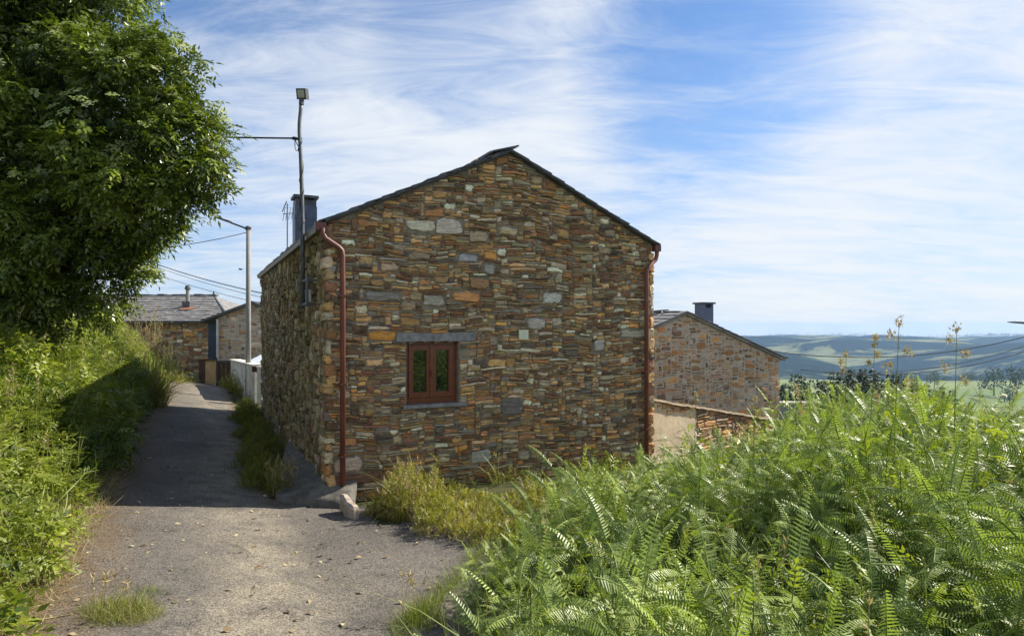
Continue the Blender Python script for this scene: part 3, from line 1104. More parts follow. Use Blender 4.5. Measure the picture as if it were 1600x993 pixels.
# small cream plaque on the gable
pa0, pb0 = wall_hit(809, 530); pa1, pb1 = wall_hit(823, 515)
plq = thing('wall_plaque', fr_front((pa0 + pa1) / 2, pb0, 0.04), 'small square cream tile plaque with faint lines fixed to the stone gable', 'plaque')
mb = MB()
wbox(mb, pa0, pa1, pb0, pb1, 0.02, 0.052)
mb.build('tile', [M['plaque']], plq)
mb = MB()
for k in range(5):
    b = pb1 - 0.022 - k * (pb1 - pb0 - 0.04) / 4
    wbox(mb, pa0 + 0.02, pa1 - 0.02, b - 0.004, b, 0.0521, 0.0535)
mb.build('lettering', [M['plaque_ink']], plq)

# ------------------------------------------------------------------ tv aerial on the roof
ap = P(449, 392, 15.0)
aer = thing('television_aerial', (ap[0], ap[1], 3.3), 'thin television aerial standing beside the blue slate chimney', 'aerial')
mb = MB()
mb.tube([(ap[0], ap[1], 3.25), (ap[0], ap[1], EYE + (HORIZON - 318) / F * 15)], 0.016, 6)
mb.build('mast', [M['galv']], aer)
mb = MB()
b0 = P(443, 331, 15.0); b1 = P(458, 318, 15.1)
zc = P(449, 333, 15)
mb.tube([zc + (-0.10, 0, -0.02), zc + (0.16, 0.2, 0.05)], 0.010, 6)
for k in range(5):
    c = zc + np.array([-0.08 + k * 0.05, k * 0.05, k * 0.014 - 0.02])
    mb.tube([c + (-0.04, 0.03, -0.16 + k * 0.01), c + (0.04, -0.03, 0.16 - k * 0.01)], 0.006, 5)
mb.tube([P(441, 331, 15), P(448, 314, 15)], 0.012, 6)
mb.build('antenna', [M['galv']], aer)

# ------------------------------------------------------------------ lamp on a bent pole bracketed to the side wall
lp_v = 1.02
lpb = uv(-0.16, lp_v, 0)


def LP(x, y):
    """point on the vertical plane of the pole at constant depth"""
    return P(x, y, lpb[1])


xo = 800 + lpb[0] / lpb[1] * F
lamp = thing('wall_lamp', LP(xo, 478), 'thin bent pole with a square floodlight bracketed to the house side wall', 'lamp')
dx = xo - 477
mb = MB()
mb.tube([LP(xo, 482), LP(xo, 400), LP(xo - 0.5, 330), LP(xo - 2, 270), LP(xo - 3.5, 232), LP(xo - 5, 208), LP(xo - 5, 192), LP(xo - 3, 172), LP(xo - 2, 160)],
        [0.030, 0.030, 0.028, 0.027, 0.025, 0.026, 0.025, 0.026, 0.028], 10)
mb.build('pole', [M['galv']], lamp, smooth=True)
mb = MB()
pts = []
for k in range(90):
    y = 470 - k * 3.0
    if y < 205: break
    base = LP(xo + np.interp(y, [192, 208, 232, 270, 330, 400], [-5, -5, -3.5, -2, -0.5, 0]), y)
    th = k * 0.45 + 0.8 * math.sin(k * 0.31)
    pts.append(base + np.array([math.cos(th) * 0.027, math.sin(th) * 0.027, 0]))
mb.tube(pts, 0.008, 5)
mb.build('wound_cable', [M['cable']], lamp)
mb = MB()
h0 = LP(xo - 1, 148)
mb.box(h0 + (-0.065, -0.02, -0.070), (0.13, 0, 0), (0, 0.13, 0.04), (0, -0.042, 0.135))
mb.tube([LP(xo - 2, 164), LP(xo - 1.5, 154)], 0.034, 8)
hd = mb.build('lamp_head', [M['darkmetal']], lamp)
mb = MB()
o = h0 + np.array([-0.046, -0.028, -0.050])
mb.box(o, (0.092, 0, 0), (0, -0.006, -0.002), (0, -0.030, 0.096))
mb.build('diffuser', [M['lampglass']], hd)
# bracket
mb = MB()
for y in (440, 476):
    zz = LP(xo, y)[2]
    mb.tube([uv(-0.16, lp_v, zz), uv(-0.16, lp_v - 0.42, zz)], 0.018, 6)
    mb.tube([uv(-0.16, lp_v, zz), uv(0.03, lp_v, zz)], 0.016, 6)
zz0, zz1 = LP(xo, 486)[2], LP(xo, 432)[2]
mb.tube([uv(-0.16, lp_v - 0.42, zz0 + 0.05), uv(-0.16, lp_v - 0.42, zz1)], 0.018, 6)
for y in (440, 476):
    zz = LP(xo, y)[2]
    mb.tube([uv(-0.16, lp_v - 0.42, zz), uv(0.03, lp_v - 0.42, zz)], 0.016, 6)
mb.build('bracket', [M['galv']], lamp)
mb = MB()
zz = LP(xo, 462)[2]
mb.ubox(-0.13, -0.04, lp_v + 0.04, lp_v + 0.12, zz - 0.08, zz + 0.09)
mb.build('junction_box', [M['white']], lamp)
mb = MB()
q = LP(xo - 14, 216)
mb.tube([q + (-0.03, 0, 0), q, q + (0.06, 0, -0.01), q + (0.12, 0, 0.0)], [0.012, 0.025, 0.02, 0.006], 8)
mb.tube([q + (0.10, 0, 0.0), LP(xo - 4, 215)], 0.006, 5)
for sgn in (-1, 1):
    pts = [LP(xo - 12, 218)]
    for k in range(1, 9):
        t = k / 8
        pts.append(LP(xo - 12 + 9 * t + sgn * 5 * math.sin(t * math.pi) * 0.6 + (4 * t if sgn > 0 else 0) * math.sin(t * math.pi), 218 + 20 * math.sin(t * 2.4) - 4 * t))
    mb.tube(pts, 0.006, 5)
mb.build('cable_clamp', [M['blackplastic']], lamp)

# ------------------------------------------------------------------ cables


def cable(name, a, b, sag, r, label, group=None):
    pts = []
    for k in range(25):
        t = k / 24
        p = np.asarray(a) * (1 - t) + np.asarray(b) * t
        p = p - np.array([0, 0, sag * 4 * t * (1 - t)])
        pts.append(p)
    mb = MB()
    mb.tube(pts, r, 6)
    o = mb.build(name, [M['cable']])
    return tag(o, label, 'cable', group)


cable('overhead_cable', LP(xo - 15, 216), P(40, 200, lpb[1] + 0.4), 0.03, 0.012, 'twisted black cable running from the floodlight pole into the elder tree')

# ------------------------------------------------------------------ concrete apron and white stone block at the house corner
mb = MB()
pts_in = [(0.0, 3.6), (0.0, 2.8), (0.0, 2.0), (0.0, 1.2), (0.0, 0.0), (0.36, -0.05)]
pts_out = [(-0.10, 3.6), (-0.22, 2.8), (-0.32, 2.0), (-0.47, 1.2), (-0.60, 0.20), (0.22, -0.46)]
rs = np.random.default_rng(4)
rows = []
for (a, b) in zip(pts_in, pts_out):
    pa, pb = np.array(a), np.array(b)
    row = []
    for t in np.linspace(0, 1, 7):
        q = pa * (1 - t) + pb * t
        gz = float(ground_z(*uv(q[0], q[1])[:2]))
        zz = (0.03 if a[1] < 1 else 0.05) * (1 - t) + (gz + 0.10) * t 
        row.append(uv(q[0], q[1], zz))
    row.append(row[-1] + np.array([0, 0, -0.35]))
    rows.append(row)
extra = []
for i in range(len(rows) - 1):
    for k in range(4):
        t = k / 4
        extra.append([rows[i][j] * (1 - t) + rows[i + 1][j] * t + (np.array([0, 0, rs.normal(0, .011)]) if 0 < j < 7 else 0) for j in range(8)])
extra.append(rows[-1])
vsx = [p for row in extra for p in row]
fsx = [(i * 8 + j, i * 8 + j + 1, (i + 1) * 8 + j + 1, (i + 1) * 8 + j) for i in range(len(extra) - 1) for j in range(7)]
e0 = len(extra) - 1
mb.add(vsx, fsx + [tuple(e0 * 8 + j for j in range(8))])
tag(mb.build('concrete_apron', [M['concrete']], smooth=True), 'sloping cracked concrete apron between the lane and the house wall', kind='structure')

mb = MB()
bp = P(546, 775, 7.45)
rs = np.random.default_rng(9)
gz = -0.10
vsb = []
ax = np.array([0.62, -0.78, 0]); ay = np.array([0.78, 0.62, 0])
for (l, hgt, w) in ((-0.20, 0.075, 0.03), (-0.12, 0.08, 0.045), (0.0, 0.06, 0.055), (0.12, 0.045, 0.05), (0.19, 0.015, 0.03)):
    c = np.array([bp[0], bp[1], gz - l * 0.10]) + ax * l
    for (sy, hz) in ((-1, -0.12), (-1.05, hgt * 0.55), (-0.5, hgt), (0.55, hgt * 0.95), (1.05, hgt * 0.4), (1, -0.12)):
        vsb.append(c + ay * w * sy * rs.uniform(0.85, 1.15) + np.array([0, 0, hz + rs.normal(0, 0.007)]))
fsb = [(i * 6 + j, i * 6 + (j + 1) % 6, (i + 1) * 6 + (j + 1) % 6, (i + 1) * 6 + j) for i in range(4) for j in range(6)]
fsb += [tuple(range(5, -1, -1)), tuple(24 + j for j in range(6))]
mb.add(vsb, fsb)
tag(mb.build('stone_block', [M['quartz']]), 'pale angular quartz block lying on the concrete at the foot of the downpipe', 'stone')

# ------------------------------------------------------------------ second house, right, lower down
A2 = P(1070, 489, 18.0)
h2 = thing('stone_cottage', (A2[0], A2[1], -3.0), 'lower stone cottage with pale mortar gable half hidden behind the main house', 'house')
HW, HL = 3.72, 7.0
SL2 = (A2[2] - 1.0) / HW


def fr2(a, b, d):
    p = A2[:2] + (a - HW) * U - d * V
    return (p[0], p[1], b)


def fr2r(a, b, d):
    p = A2[:2] + HW * U + a * V + d * U
    return (p[0], p[1], b)


def roof2(a): return A2[2] - SL2 * abs(a - HW) - 0.03


rs = np.random.default_rng(41)
mb = MB()
st = pack(2 * HW, 5.4, 0.045, 0.026, SIZES_FAR, rs)
st = [(a, b - 3.0, c, d - 3.0) for (a, b, c, d) in st if a > 2.0]
masonry(mb, st, fr2, rs, PAL_FAR, gap=0.022, depth=(0.002, 0.018), inner=0.03, clip=lambda a: roof2(a) - 0.03, warp=0.02)
mortar_panel(mb, 2 * HW, roof2, fr2, 1, 0.12, 0.006, 5, z0=-3.0)
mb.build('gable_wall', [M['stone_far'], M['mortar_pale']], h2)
mb = MB()
mortar_panel(mb, HL, lambda a: roof2(2 * HW), fr2r, 0, 0.2, 0.006, 5, z0=-3.0)
mb.build('side_wall', [M['mortar_pale']], h2)
mb = MB()
mortar_panel(mb, HL, lambda a: roof2(0), lambda a, b, d: tuple(np.append(A2[:2] - HW * U + (HL - a) * V - d * U, b)), 0, 0.2, 0.006, 5, z0=-3.0)
mb.build('side_wall', [M['mortar_pale']], h2)
c2, s2 = math.cos(math.atan(SL2)), math.sin(math.atan(SL2))


def fr2roof(side):
    def f(al, dn, up):
        du = dn * c2 + up * s2
        p = A2[:2] + (-du if side == 0 else du) * U + (al - 0.12) * V
        return (p[0], p[1], A2[2] + 0.02 - dn * s2 + up * c2)
    return f


for side in (0, 1):
    rs = np.random.default_rng(44 + side)
    mb = MB()
    run2 = (HW + 0.22) / c2
    slate_roof(mb, fr2roof(side), HL + 0.2, run2, 0, 15, 0.3, rs, 0.022, lift=0.03)
    f = fr2roof(side)
    mb.box8([f(0.04, 0, -0.06), f(HL + .2, 0, -0.06), f(HL + .2, run2 - .03, -0.06), f(0.04, run2 - .03, -0.06),
             f(0.04, 0, 0.003), f(HL + .2, 0, 0.003), f(HL + .2, run2 - .03, 0.003), f(0.04, run2 - .03, 0.003)])
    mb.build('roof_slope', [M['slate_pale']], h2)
mb = MB()
rs = np.random.default_rng(46)
for k in range(18):
    v = 0.1 + k * 0.38
    p = A2[:2] + v * V + rs.uniform(-0.05, 0.05) * U
    mb.box((p[0] - 0.15 * U[0], p[1] - 0.15 * U[1], A2[2] + 0.03 + rs.uniform(0, 0.05)), tuple(np.append(0.3 * U, rs.uniform(-0.04, 0.04))), tuple(np.append(0.34 * V, rs.uniform(-.02, .02))), (0, 0, 0.03))
mb.build('ridge', [M['slate']], h2)
cc = P(1100, 480, 20.2)
c2u, c2v = to_uv(cc[0], cc[1])
mb = MB()
ct = EYE + (HORIZON - 474) / F * 20.2
mb.ubox(c2u - 0.20, c2u + 0.20, c2v - 0.2, c2v + 0.2, 0.9, ct - 0.14)
for a in (-1, 1):
    mb.ubox(c2u + a * 0.16 - 0.04, c2u + a * 0.16 + 0.04, c2v - 0.2, c2v + 0.2, ct - 0.14, ct - 0.02)
c2o = mb.build('chimney', [M['slate_blue']], h2)
mb = MB()
mb.ubox(c2u - 0.25, c2u + 0.25, c2v - 0.25, c2v + 0.25, ct - 0.019, ct + 0.035)
mb.build('chimney_cap', [M['slate']], c2o)

# garden wall that steps down behind the house
GA, GB = np.array([1.95, 11.0, 0.80]), np.array([6.15, 14.75, -0.19])
gd = GB[:2] - GA[:2]; GLEN = np.linalg.norm(gd); gd = gd / GLEN; gn = np.array([gd[1], -gd[0]])
gwall = thing('garden_wall', (GA[0], GA[1], -0.5), 'beige plastered garden wall with slate coping sloping down beside the main house', 'wall')


def frg(a, b, d):
    p = GA[:2] + a * gd + d * gn
    return (p[0], p[1], b)


def gtop(a): return GA[2] + (GB[2] - GA[2]) * a / GLEN


mb = MB()
mortar_panel(mb, 2.2, lambda a: gtop(a) - 0.10 - 0.05 * math.sin(a * 5), frg, 0, 0.08, 0.0015, 8, z0=-3.2)
mb.build('plaster_face', [M['plaster']], gwall)
mb = MB()
rs = np.random.default_rng(51)
st = pack(GLEN, 4.0, 0.05, 0.03, SIZES_FAR, rs)
st = [(a, b - 3.1, c, d - 3.1) for (a, b, c, d) in st if a > 2.15 or b - 3.1 > gtop(a) - 0.24]
masonry(mb, st, frg, rs, PAL_FAR, gap=0.02, depth=(0.0, 0.03), inner=0.05, clip=lambda a: gtop(a) - 0.045, warp=0.01)
mortar_panel(mb, GLEN, lambda a: gtop(a) - 0.04, lambda a, b, d: frg(a, b, d - 0.03), 1, 0.12, 0.005, 9, z0=-3.2)
mb.build('stone_face', [M['stone_far'], M['mortar']], gwall)
mb = MB()
a = -0.1
while a < GLEN:
    w = rs.uniform(0.09, 0.14)
    t = rs.uniform(-0.006, 0.012)
    mb.box8([frg(a, gtop(a) - 0.04 + t, -0.34), frg(a + w, gtop(a + w) - 0.04 + t, -0.34), frg(a + w, gtop(a + w) - 0.04 + t, 0.06), frg(a, gtop(a) - 0.04 + t, 0.06),
             frg(a, gtop(a) + t, -0.34), frg(a + w - .012, gtop(a + w) + t, -0.34), frg(a + w - .012, gtop(a + w) + t, 0.06), frg(a, gtop(a) + t, 0.06)], 0)
    a += w
mb.build('coping', [M['plaster']], gwall)

# grey wall further down
gw2 = thing('yard_wall', (8.2, 20.0, -2.6), 'low grey rendered wall with a toothed pale coping beyond the cottage', 'wall')
mb = MB()
zt = EYE + (HORIZON - 629) / F * 20
mb.abox(7.6, 9.6, 20.0, 20.25, -3.6, zt - 0.04)
mb.build('render', [M['greywall']], gw2)
mb = MB()
x = 7.6
while x < 9.6:
    mb.abox(x, x + 0.075, 19.93, 20.3, zt - 0.038, zt + 0.02)
    x += 0.11
mb.build('coping', [M['whitewall']], gw2)

# ------------------------------------------------------------------ farmhouses at the end of the lane
fa = thing('farmhouse', P(250, 590, 27), 'long brown stone farmhouse with weathered slate hipped roof at the end of the lane', 'house')
xl, xr = P(60, 0, 27)[0], P(352, 0, 27)[0]
ez = EYE + (HORIZON - 499) / F * 27
rz = EYE + (HORIZON - 462) / F * 30.5
rs = np.random.default_rng(61)
mb = MB()
st = pack(xr - xl, ez + 1.2, 0.06, 0.035, SIZES_FAR, rs)
st = [(a, b - 1.2, c, d - 1.2) for (a, b, c, d) in st if a + xl > -16.6]
frA = lambda a, b, d: (xl + a, 27 - d, b)
masonry(mb, st, frA, rs, PAL_FRONT, gap=0.012, depth=(0.0, 0.05), inner=0.04, clip=lambda a: ez - 0.05, warp=0.02)
mortar_panel(mb, xr - xl, lambda a: ez - 0.02, frA, 1, 0.2, 0.008, 3, z0=-1.2)
mb.add([(xr, 27, -1.2), (xr, 34, -1.2), (xr, 34, ez), (xr, 27, ez)], [(0, 1, 2, 3)], 1)
mb.add([(xl, 27, -1.2), (xl, 34, -1.2), (xl, 34, ez), (xl, 27, ez)], [(3, 2, 1, 0)], 1)
mb.build('wall', [M['stone_far'], M['mortar']], fa)
rxr = P(334, 0, 30.5)[0]
mb = MB()
fl = lambda a, d, up: None
slope = math.hypot(3.75, rz - ez + 0.08)
cA, sA = 3.75 / slope, (rz - ez + 0.08) / slope


def frArf(al, dn, up):
    return (xl + al, 30.5 - dn * cA - up * sA, rz - dn * sA + up * cA)


rs = np.random.default_rng(62)
rows = 14
for r in range(rows):
    tmp = MB()
    xe = rxr + (xr + 0.3 - rxr) * (r + 0.5) / rows - xl
    d0, d1 = slope * r / rows - 0.02, slope * (r + 1) / rows + 0.05
    a = -rs.uniform(0, 0.3)
    while a < xe:
        w = rs.uniform(0.22, 0.42)
        a1 = min(a + w, xe)
        l1 = 0.035 * rs.uniform(0.7, 1.3); th = 0.02
        if a1 - a > 0.05:
            mb.box8([frArf(a, d0, 0), frArf(a1 - .006, d0, 0), frArf(a1 - .006, d1, l1), frArf(a, d1, l1),
                     frArf(a, d0, th), frArf(a1 - .006, d0, th), frArf(a1 - .006, d1, l1 + th), frArf(a, d1, l1 + th)])
        a += w
mb.add([(rxr, 30.5, rz), (xr + 0.3, 26.8, ez - 0.05), (xr + 0.3, 34.2, ez - 0.05)], [(0, 1, 2)])
mb.add([(xl, 30.5, rz), (rxr, 30.5, rz), (xr + 0.3, 34.2, ez - 0.05), (xl, 34.2, ez - 0.05)], [(0, 1, 2, 3)])
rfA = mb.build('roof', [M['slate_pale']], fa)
mb = MB()
x = xl
while x < rxr:
    mb.abox(x, x + 0.33, 30.36, 30.64, rz - 0.02, rz + 0.07 + 0.02 * math.sin(x * 7))
    x += 0.35
mb.tube([(rxr, 30.5, rz), (xr + 0.3, 26.78, ez)], 0.05, 6)
mb.tube([(rxr, 30.5, rz), (rxr, 30.5, rz + 0.14), (rxr, 30.5, rz + 0.24)], [0.08, 0.05, 0.02], 6)
mb.build('ridge', [M['slate']], rfA)
mb = MB()
mb.abox(xl, xr + 0.25, 26.66, 26.78, ez - 0.14, ez - 0.04)
mb.build('gutter', [M['slate']], fa)
fp = P(293, 480, 28.6)
mb = MB()
fz = EYE + (HORIZON - 480) / F * 28.6
mb.abox(fp[0] - 0.17, fp[0] + 0.17, 28.45, 28.8, fz - 0.15, fz + 0.27)
mb.tube([(fp[0], 28.62, fz + 0.2), (fp[0], 28.62, fz + 0.82)], 0.085, 10, 1)
mb.tube([(fp[0], 28.62, fz + 0.80), (fp[0], 28.62, fz + 0.86), (fp[0], 28.62, fz + 0.98)], [0.13, 0.13, 0.09], 10, 0)
mb.build('flue', [M['slate'], M['concrete_pole']], rfA)
mb = MB()
f0 = frArf(fp[0] - xl - 0.3, slope * 0.60, 0.062); 
mb.add([frArf(fp[0] - xl - 0.3, slope * 0.53, 0.065), frArf(fp[0] - xl + 0.5, slope * 0.52, 0.065), frArf(fp[0] - xl + 0.35, slope * 0.62, 0.085), frArf(fp[0] - xl - 0.1, slope * 0.63, 0.085)], [(0, 3, 2, 1)])
mb.build('rust_stain', [M['terracotta']], rfA)

fb = thing('barn', P(375, 592, 24), 'small gabled barn with pale mortar and a dark blue boarded bay', 'barn')
ax_ = P(395, 473, 24)[0]; az = EYE + (HORIZON - 474) / F * 24
bxl = P(317, 0, 24)[0]; hwB = ax_ - bxl
SB = (az - (EYE + (HORIZON - 503) / F * 24)) / hwB
wl = P(339, 0, 24)[0]
frB = lambda a, b, d: (wl + a, 24.1 - d, b)
rfB = lambda a: az - SB * abs(wl + a - ax_) - 0.03
rs = np.random.default_rng(63)
mb = MB()
st = pack(3.6, 4.4, 0.05, 0.03, SIZES_FAR, rs)
st = [(a, b - 1.2, c, d - 1.2) for (a, b, c, d) in st if a < 2.3]
masonry(mb, st, frB, rs, PAL_FAR + [((0.40, 0.33, 0.27), 30)], gap=0.028, depth=(0.0, 0.016), inner=0.03, clip=lambda a: rfB(a) - 0.02, warp=0.02)
mortar_panel(mb, 3.6, rfB, frB, 1, 0.12, 0.006, 3, z0=-1.2)
mb.build('gable_wall', [M['stone_far'], M['mortar_pale']], fb)
mb = MB()
bz0 = EYE + (HORIZON - 562) / F * 24
nb = 5
for k in range(nb):
    x0 = bxl + 0.06 + (wl - bxl - 0.08) * k / nb
    mb.abox(x0, x0 + (wl - bxl - 0.08) / nb - 0.008, 24.28 + 0.004 * (k % 2), 24.33, -1.0, rfB(x0 - wl) - 0.01)
mb.build('boarded_bay', [M['bluepaint']], fb)
mb = MB()
mb.abox(wl - 0.03, wl + 0.05, 24.0, 24.09, -0.9, rfB(0) - 0.05)
mb.build('post', [M['whitewall']], fb)
mb = MB()
slB = math.atan(SB)
for sg in (-1, 1):
    vsr = []
    for (du, yy) in ((0, 23.85), (hwB + 0.12, 23.85), (hwB + 0.12, 30), (0, 30)):
        vsr.append((ax_ + sg * du, yy, az - SB * du))
    vsr += [(x, y, z + 0.085) for (x, y, z) in vsr]
    mb.box8(vsr if sg > 0 else [vsr[i] for i in (1, 0, 3, 2, 5, 4, 7, 6)])
mb.build('roof', [M['slate']], fb)

# yard fence, gate and white wall
yz = lambda y, Y: EYE + (HORIZON - y) / F * Y
fn = thing('plywood_fence', P(322, 596, 23.0), 'tan plywood fence panel with dark boards by the barn', 'fence')
mb = MB()
x0, x1 = P(316, 0, 23)[0], P(337, 0, 23)[0]
mb.abox(x0 + 0.06, x1, 23.0, 23.03, -0.9, yz(563, 23))
mb.build('panel', [M['ply']], fn)
mb = MB()
for k in range(3):
    xx = P(311, 0, 23)[0] + k * 0.075
    mb.abox(xx, xx + 0.068, 22.97, 23.02, -0.9, yz(562 + k * 0.5, 23))
mb.build('dark_board', [M['darkwood']], fn)
mb = MB()
mb.abox(x0 - 0.15, x1 + 0.02, 22.94, 23.06, yz(563, 23) + 0.003, yz(561, 23) + 0.003)
mb.build('rail', [M['darkwood']], fn)
gt_ = thing('metal_gate', P(348, 596, 22.6), 'dark grey slatted metal gate between the fence and the white wall', 'gate')
x0, x1 = P(338, 0, 22.6)[0], P(361, 0, 22.6)[0]
mb = MB()
for k in range(7):
    xx = x0 + 0.06 + (x1 - x0 - 0.1) * k / 7
    mb.abox(xx, xx + 0.052, 22.6, 22.63, yz(594, 22.6), yz(565, 22.6))
mb.build('slat_panel', [M['darkwood']], gt_)
mb = MB()
mb.abox(x0, x0 + 0.06, 22.57, 22.66, -0.6, yz(558, 22.6)); mb.abox(x1 - 0.05, x1, 22.57, 22.66, -0.6, yz(563, 22.6))
mb.abox(x0 + 0.062, x1 - 0.052, 22.585, 22.645, yz(566, 22.6), yz(563, 22.6)); mb.abox(x0 + 0.062, x1 - 0.052, 22.585, 22.645, yz(595, 22.6), yz(592, 22.6))
mb.build('gate_frame', [M['darkmetal']], gt_)
ww = thing('white_wall', P(380, 600, 20), 'dirty whitewashed low wall running along the lane to a white post', 'wall')
wA = np.array([P(361, 0, 22.5)[0], 22.5]); wB = np.array([P(397, 0, 18.3)[0], 18.3])
wd = wB - wA; wlen = np.linalg.norm(wd); wd /= wlen; wn = np.array([wd[1], -wd[0]])
if wn[0] > 0: wn = -wn
mb = MB()
frW = lambda a, b, d: tuple(np.append(wA + a * wd + d * wn, b))
wt = lambda a: yz(563, 22.5) + (yz(572, 18.3) - yz(563, 22.5)) * a / wlen
mortar_panel(mb, wlen, wt, frW, 0, 0.12, 0.006, 4, z0=-1.2)
mb.box8([frW(0, -1.2, -0.25), frW(wlen, -1.2, -0.25), frW(wlen, -1.2, -0.01), frW(0, -1.2, -0.01), frW(0, wt(0), -0.25), frW(wlen, wt(wlen), -0.25), frW(wlen, wt(wlen), -0.01), frW(0, wt(0), -0.01)])
mb.build('render', [M['whitewall']], ww)
mb = MB()
mb.box8([frW(-0.05, wt(0) + 0.002, -0.30), frW(wlen, wt(wlen) + 0.002, -0.30), frW(wlen, wt(wlen) + 0.002, 0.05), frW(-0.05, wt(0) + 0.002, 0.05),
         frW(-0.05, wt(0) + 0.05, -0.30), frW(wlen, wt(wlen) + 0.05, -0.30), frW(wlen, wt(wlen) + 0.05, 0.05), frW(-0.05, wt(0) + 0.05, 0.05)])
mb.build('coping', [M['whitewall']], ww)
gp = thing('gate_post', P(405, 610, 17.9), 'square white painted gate post with a dark letter box beside the house', 'post')
x = P(405, 0, 17.9)[0]
mb = MB()
mb.abox(x - 0.04, x + 0.10, 17.85, 17.99, -0.5, yz(574, 17.9))
mb.abox(x - 0.06, x + 0.12, 17.83, 18.01, yz(574, 17.9) + 0.002, yz(572, 17.9))
mb.build('post', [M['white']], gp)
mb = MB()
mb.abox(x - 0.20, x - 0.044, 17.88, 17.98, yz(581, 17.9), yz(572, 17.9))
mb.build('letter_box', [M['darkwood']], gp)
sh = thing('lean_to_roof', P(398, 570, 19.5), 'pale plastic sheet lean-to roof behind the white wall', 'roof')
mb = MB()
q = P(385, 566, 20.5)
mb.box((q[0] - 0.15, 20.8, yz(570, 20)), (2.2, 0, 0), (0, 2.0, 0.30), (0, 0, 0.04))
mb.build('sheet', [M['tin']], sh)
mb = MB()
mb.abox(q[0] + 0.0, q[0] + 0.06, 20.95, 21.01, -0.9, yz(570, 20) + 0.015)
mb.abox(q[0] + 1.8, q[0] + 1.86, 20.95, 21.01, -0.9, yz(570, 20) + 0.015)
mb.build('prop', [M['darkwood']], sh)

# street lamp: concrete pole with a slanting arm


def street_lamp(px, ytop, Y, arm_dx, arm_dy, label, zbase):
    b = P(px, 0, Y)
    t = thing('street_lamp', (b[0], Y, zbase), label, 'street lamp', 'street lamps with slanting arms')
    zt = yz(ytop, Y)
    mb = MB()
    mb.tube([(b[0], Y, zbase - 0.3), (b[0], Y, zt)], [0.085, 0.062], 12)
    mb.build('pole', [M['concrete_pole']], t, smooth=True)
    e = np.array([b[0] + arm_dx * Y / F, Y - 0.1, zt + arm_dy * Y / F])
    s = np.array([b[0], Y, zt - 0.08])
    mb = MB()
    mb.tube([s + (0, -0.06, -0.06), s + (np.sign(arm_dx) * 0.10, -0.06, 0.02), s * 0.45 + e * 0.55], 0.026, 8)
    mb.tube([s + (0, 0, -0.02), s + (0, 0, 0.05)], 0.09, 10)
    mb.build('arm', [M['darkmetal']], t)
    mb = MB()
    d = (e - s) / np.linalg.norm(e - s)
    a = s * 0.47 + e * 0.53
    sd = np.array([0, 1.0, 0])
    up = np.array([-d[2], 0, d[0]]); up = up * np.sign(up[2])
    secs = []
    for (t_, w, h) in ((0, 0.04, 0.035), (0.12, 0.10, 0.05), (0.8, 0.10, 0.035), (1.0, 0.05, 0.015)):
        c = a + (e - a) * t_
        secs += [c - sd * w - up * h * 0.4, c + sd * w - up * h * 0.4, c + sd * w * 0.8 + up * h, c - sd * w * 0.8 + up * h]
    mb.add(secs, [(i * 4 + j, i * 4 + (j + 1) % 4, (i + 1) * 4 + (j + 1) % 4, (i + 1) * 4 + j) for i in range(3) for j in range(4)] + [(3, 2, 1, 0), (12, 13, 14, 15)])
    mb.build('lamp_head', [M['darkmetal']], t)
    return t, s


sl1, s1 = street_lamp(388, 353, 19.6, -48, 12, 'grey concrete street lamp with a slanting arm standing behind the white wall', -0.3)
sl2, s2_ = street_lamp(1650, 505, 22.0, -78, 2, 'dark street lamp arm reaching in at the far edge above the valley', -6.0)
cable('overhead_cable', s1 + (0, 0, -0.1), P(60, 390, 17), 0.25, 0.011, 'thin black cable running from the concrete street lamp into the elder tree', None)
for k, (ya, yb, lab) in enumerate(((405, 462, 'thick black cable sloping behind the concrete street lamp, uppermost of the three'), (409, 469, 'middle one of three cables sloping behind the concrete street lamp'),
                                   (421, 478, 'lowest one of three cables sloping down behind the concrete street lamp'))):
    cable('overhead_cable', P(225, ya, 30), P(430, yb, 21 + k * 0.4), 0.12, (0.018, 0.010, 0.010)[k], lab)
for k, (xa, ya, yb, lab, sag) in enumerate(((1195, 547, 520, 'black cable sagging from the cottage roof across the valley, uppermost of the three', 0.55),
                                       (1250, 577, 530, 'middle cable of the three sagging across the valley', 0.55), (1290, 582, 540, 'lowest cable of the three sagging across the valley', 0.45))):
    cable('overhead_cable', P(xa, ya, 20.5), P(1650, yb - 8, 22.0), sag, (0.016, 0.010, 0.012)[k], lab)

# two small birds
for (x, y, Y, lab) in ((367, 268, 14, 'tiny dark bird flying beside the elder crown'), (376, 421, 20, 'tiny dark bird flying beside the concrete street lamp')):
    c = P(x, y, Y)
    b = thing('bird', c, lab, 'bird')
    mb = MB()
    mb.tube([c + (-0.07, 0, 0.0), c + (-0.04, 0, 0.005), c, c + (0.05, 0, 0.01), c + (0.075, 0, 0.012)], [0.006, 0.014, 0.018, 0.014, 0.004], 8)
    for sg in (-1, 1):
        mb.add([c + (-0.02, 0, 0.01), c + (0.03, 0, 0.01), c + (0.0, sg * 0.06, 0.04), c + (-0.05, sg * 0.13, 0.03), c + (-0.03, sg * 0.06, 0.035),
                c + (-0.02, 0, 0.004), c + (0.03, 0, 0.004), c + (0.0, sg * 0.06, 0.036), c + (-0.05, sg * 0.13, 0.027), c + (-0.03, sg * 0.06, 0.031)],
               [(0, 1, 2, 4), (4, 2, 3), (5, 9, 7, 6), (9, 8, 7), (0, 5, 6, 1), (1, 6, 7, 2), (2, 7, 8, 3), (3, 8, 9, 4), (4, 9, 5, 0)])
    mb.build('body', [M['blackplastic']], b)

# ------------------------------------------------------------------ vegetation tools


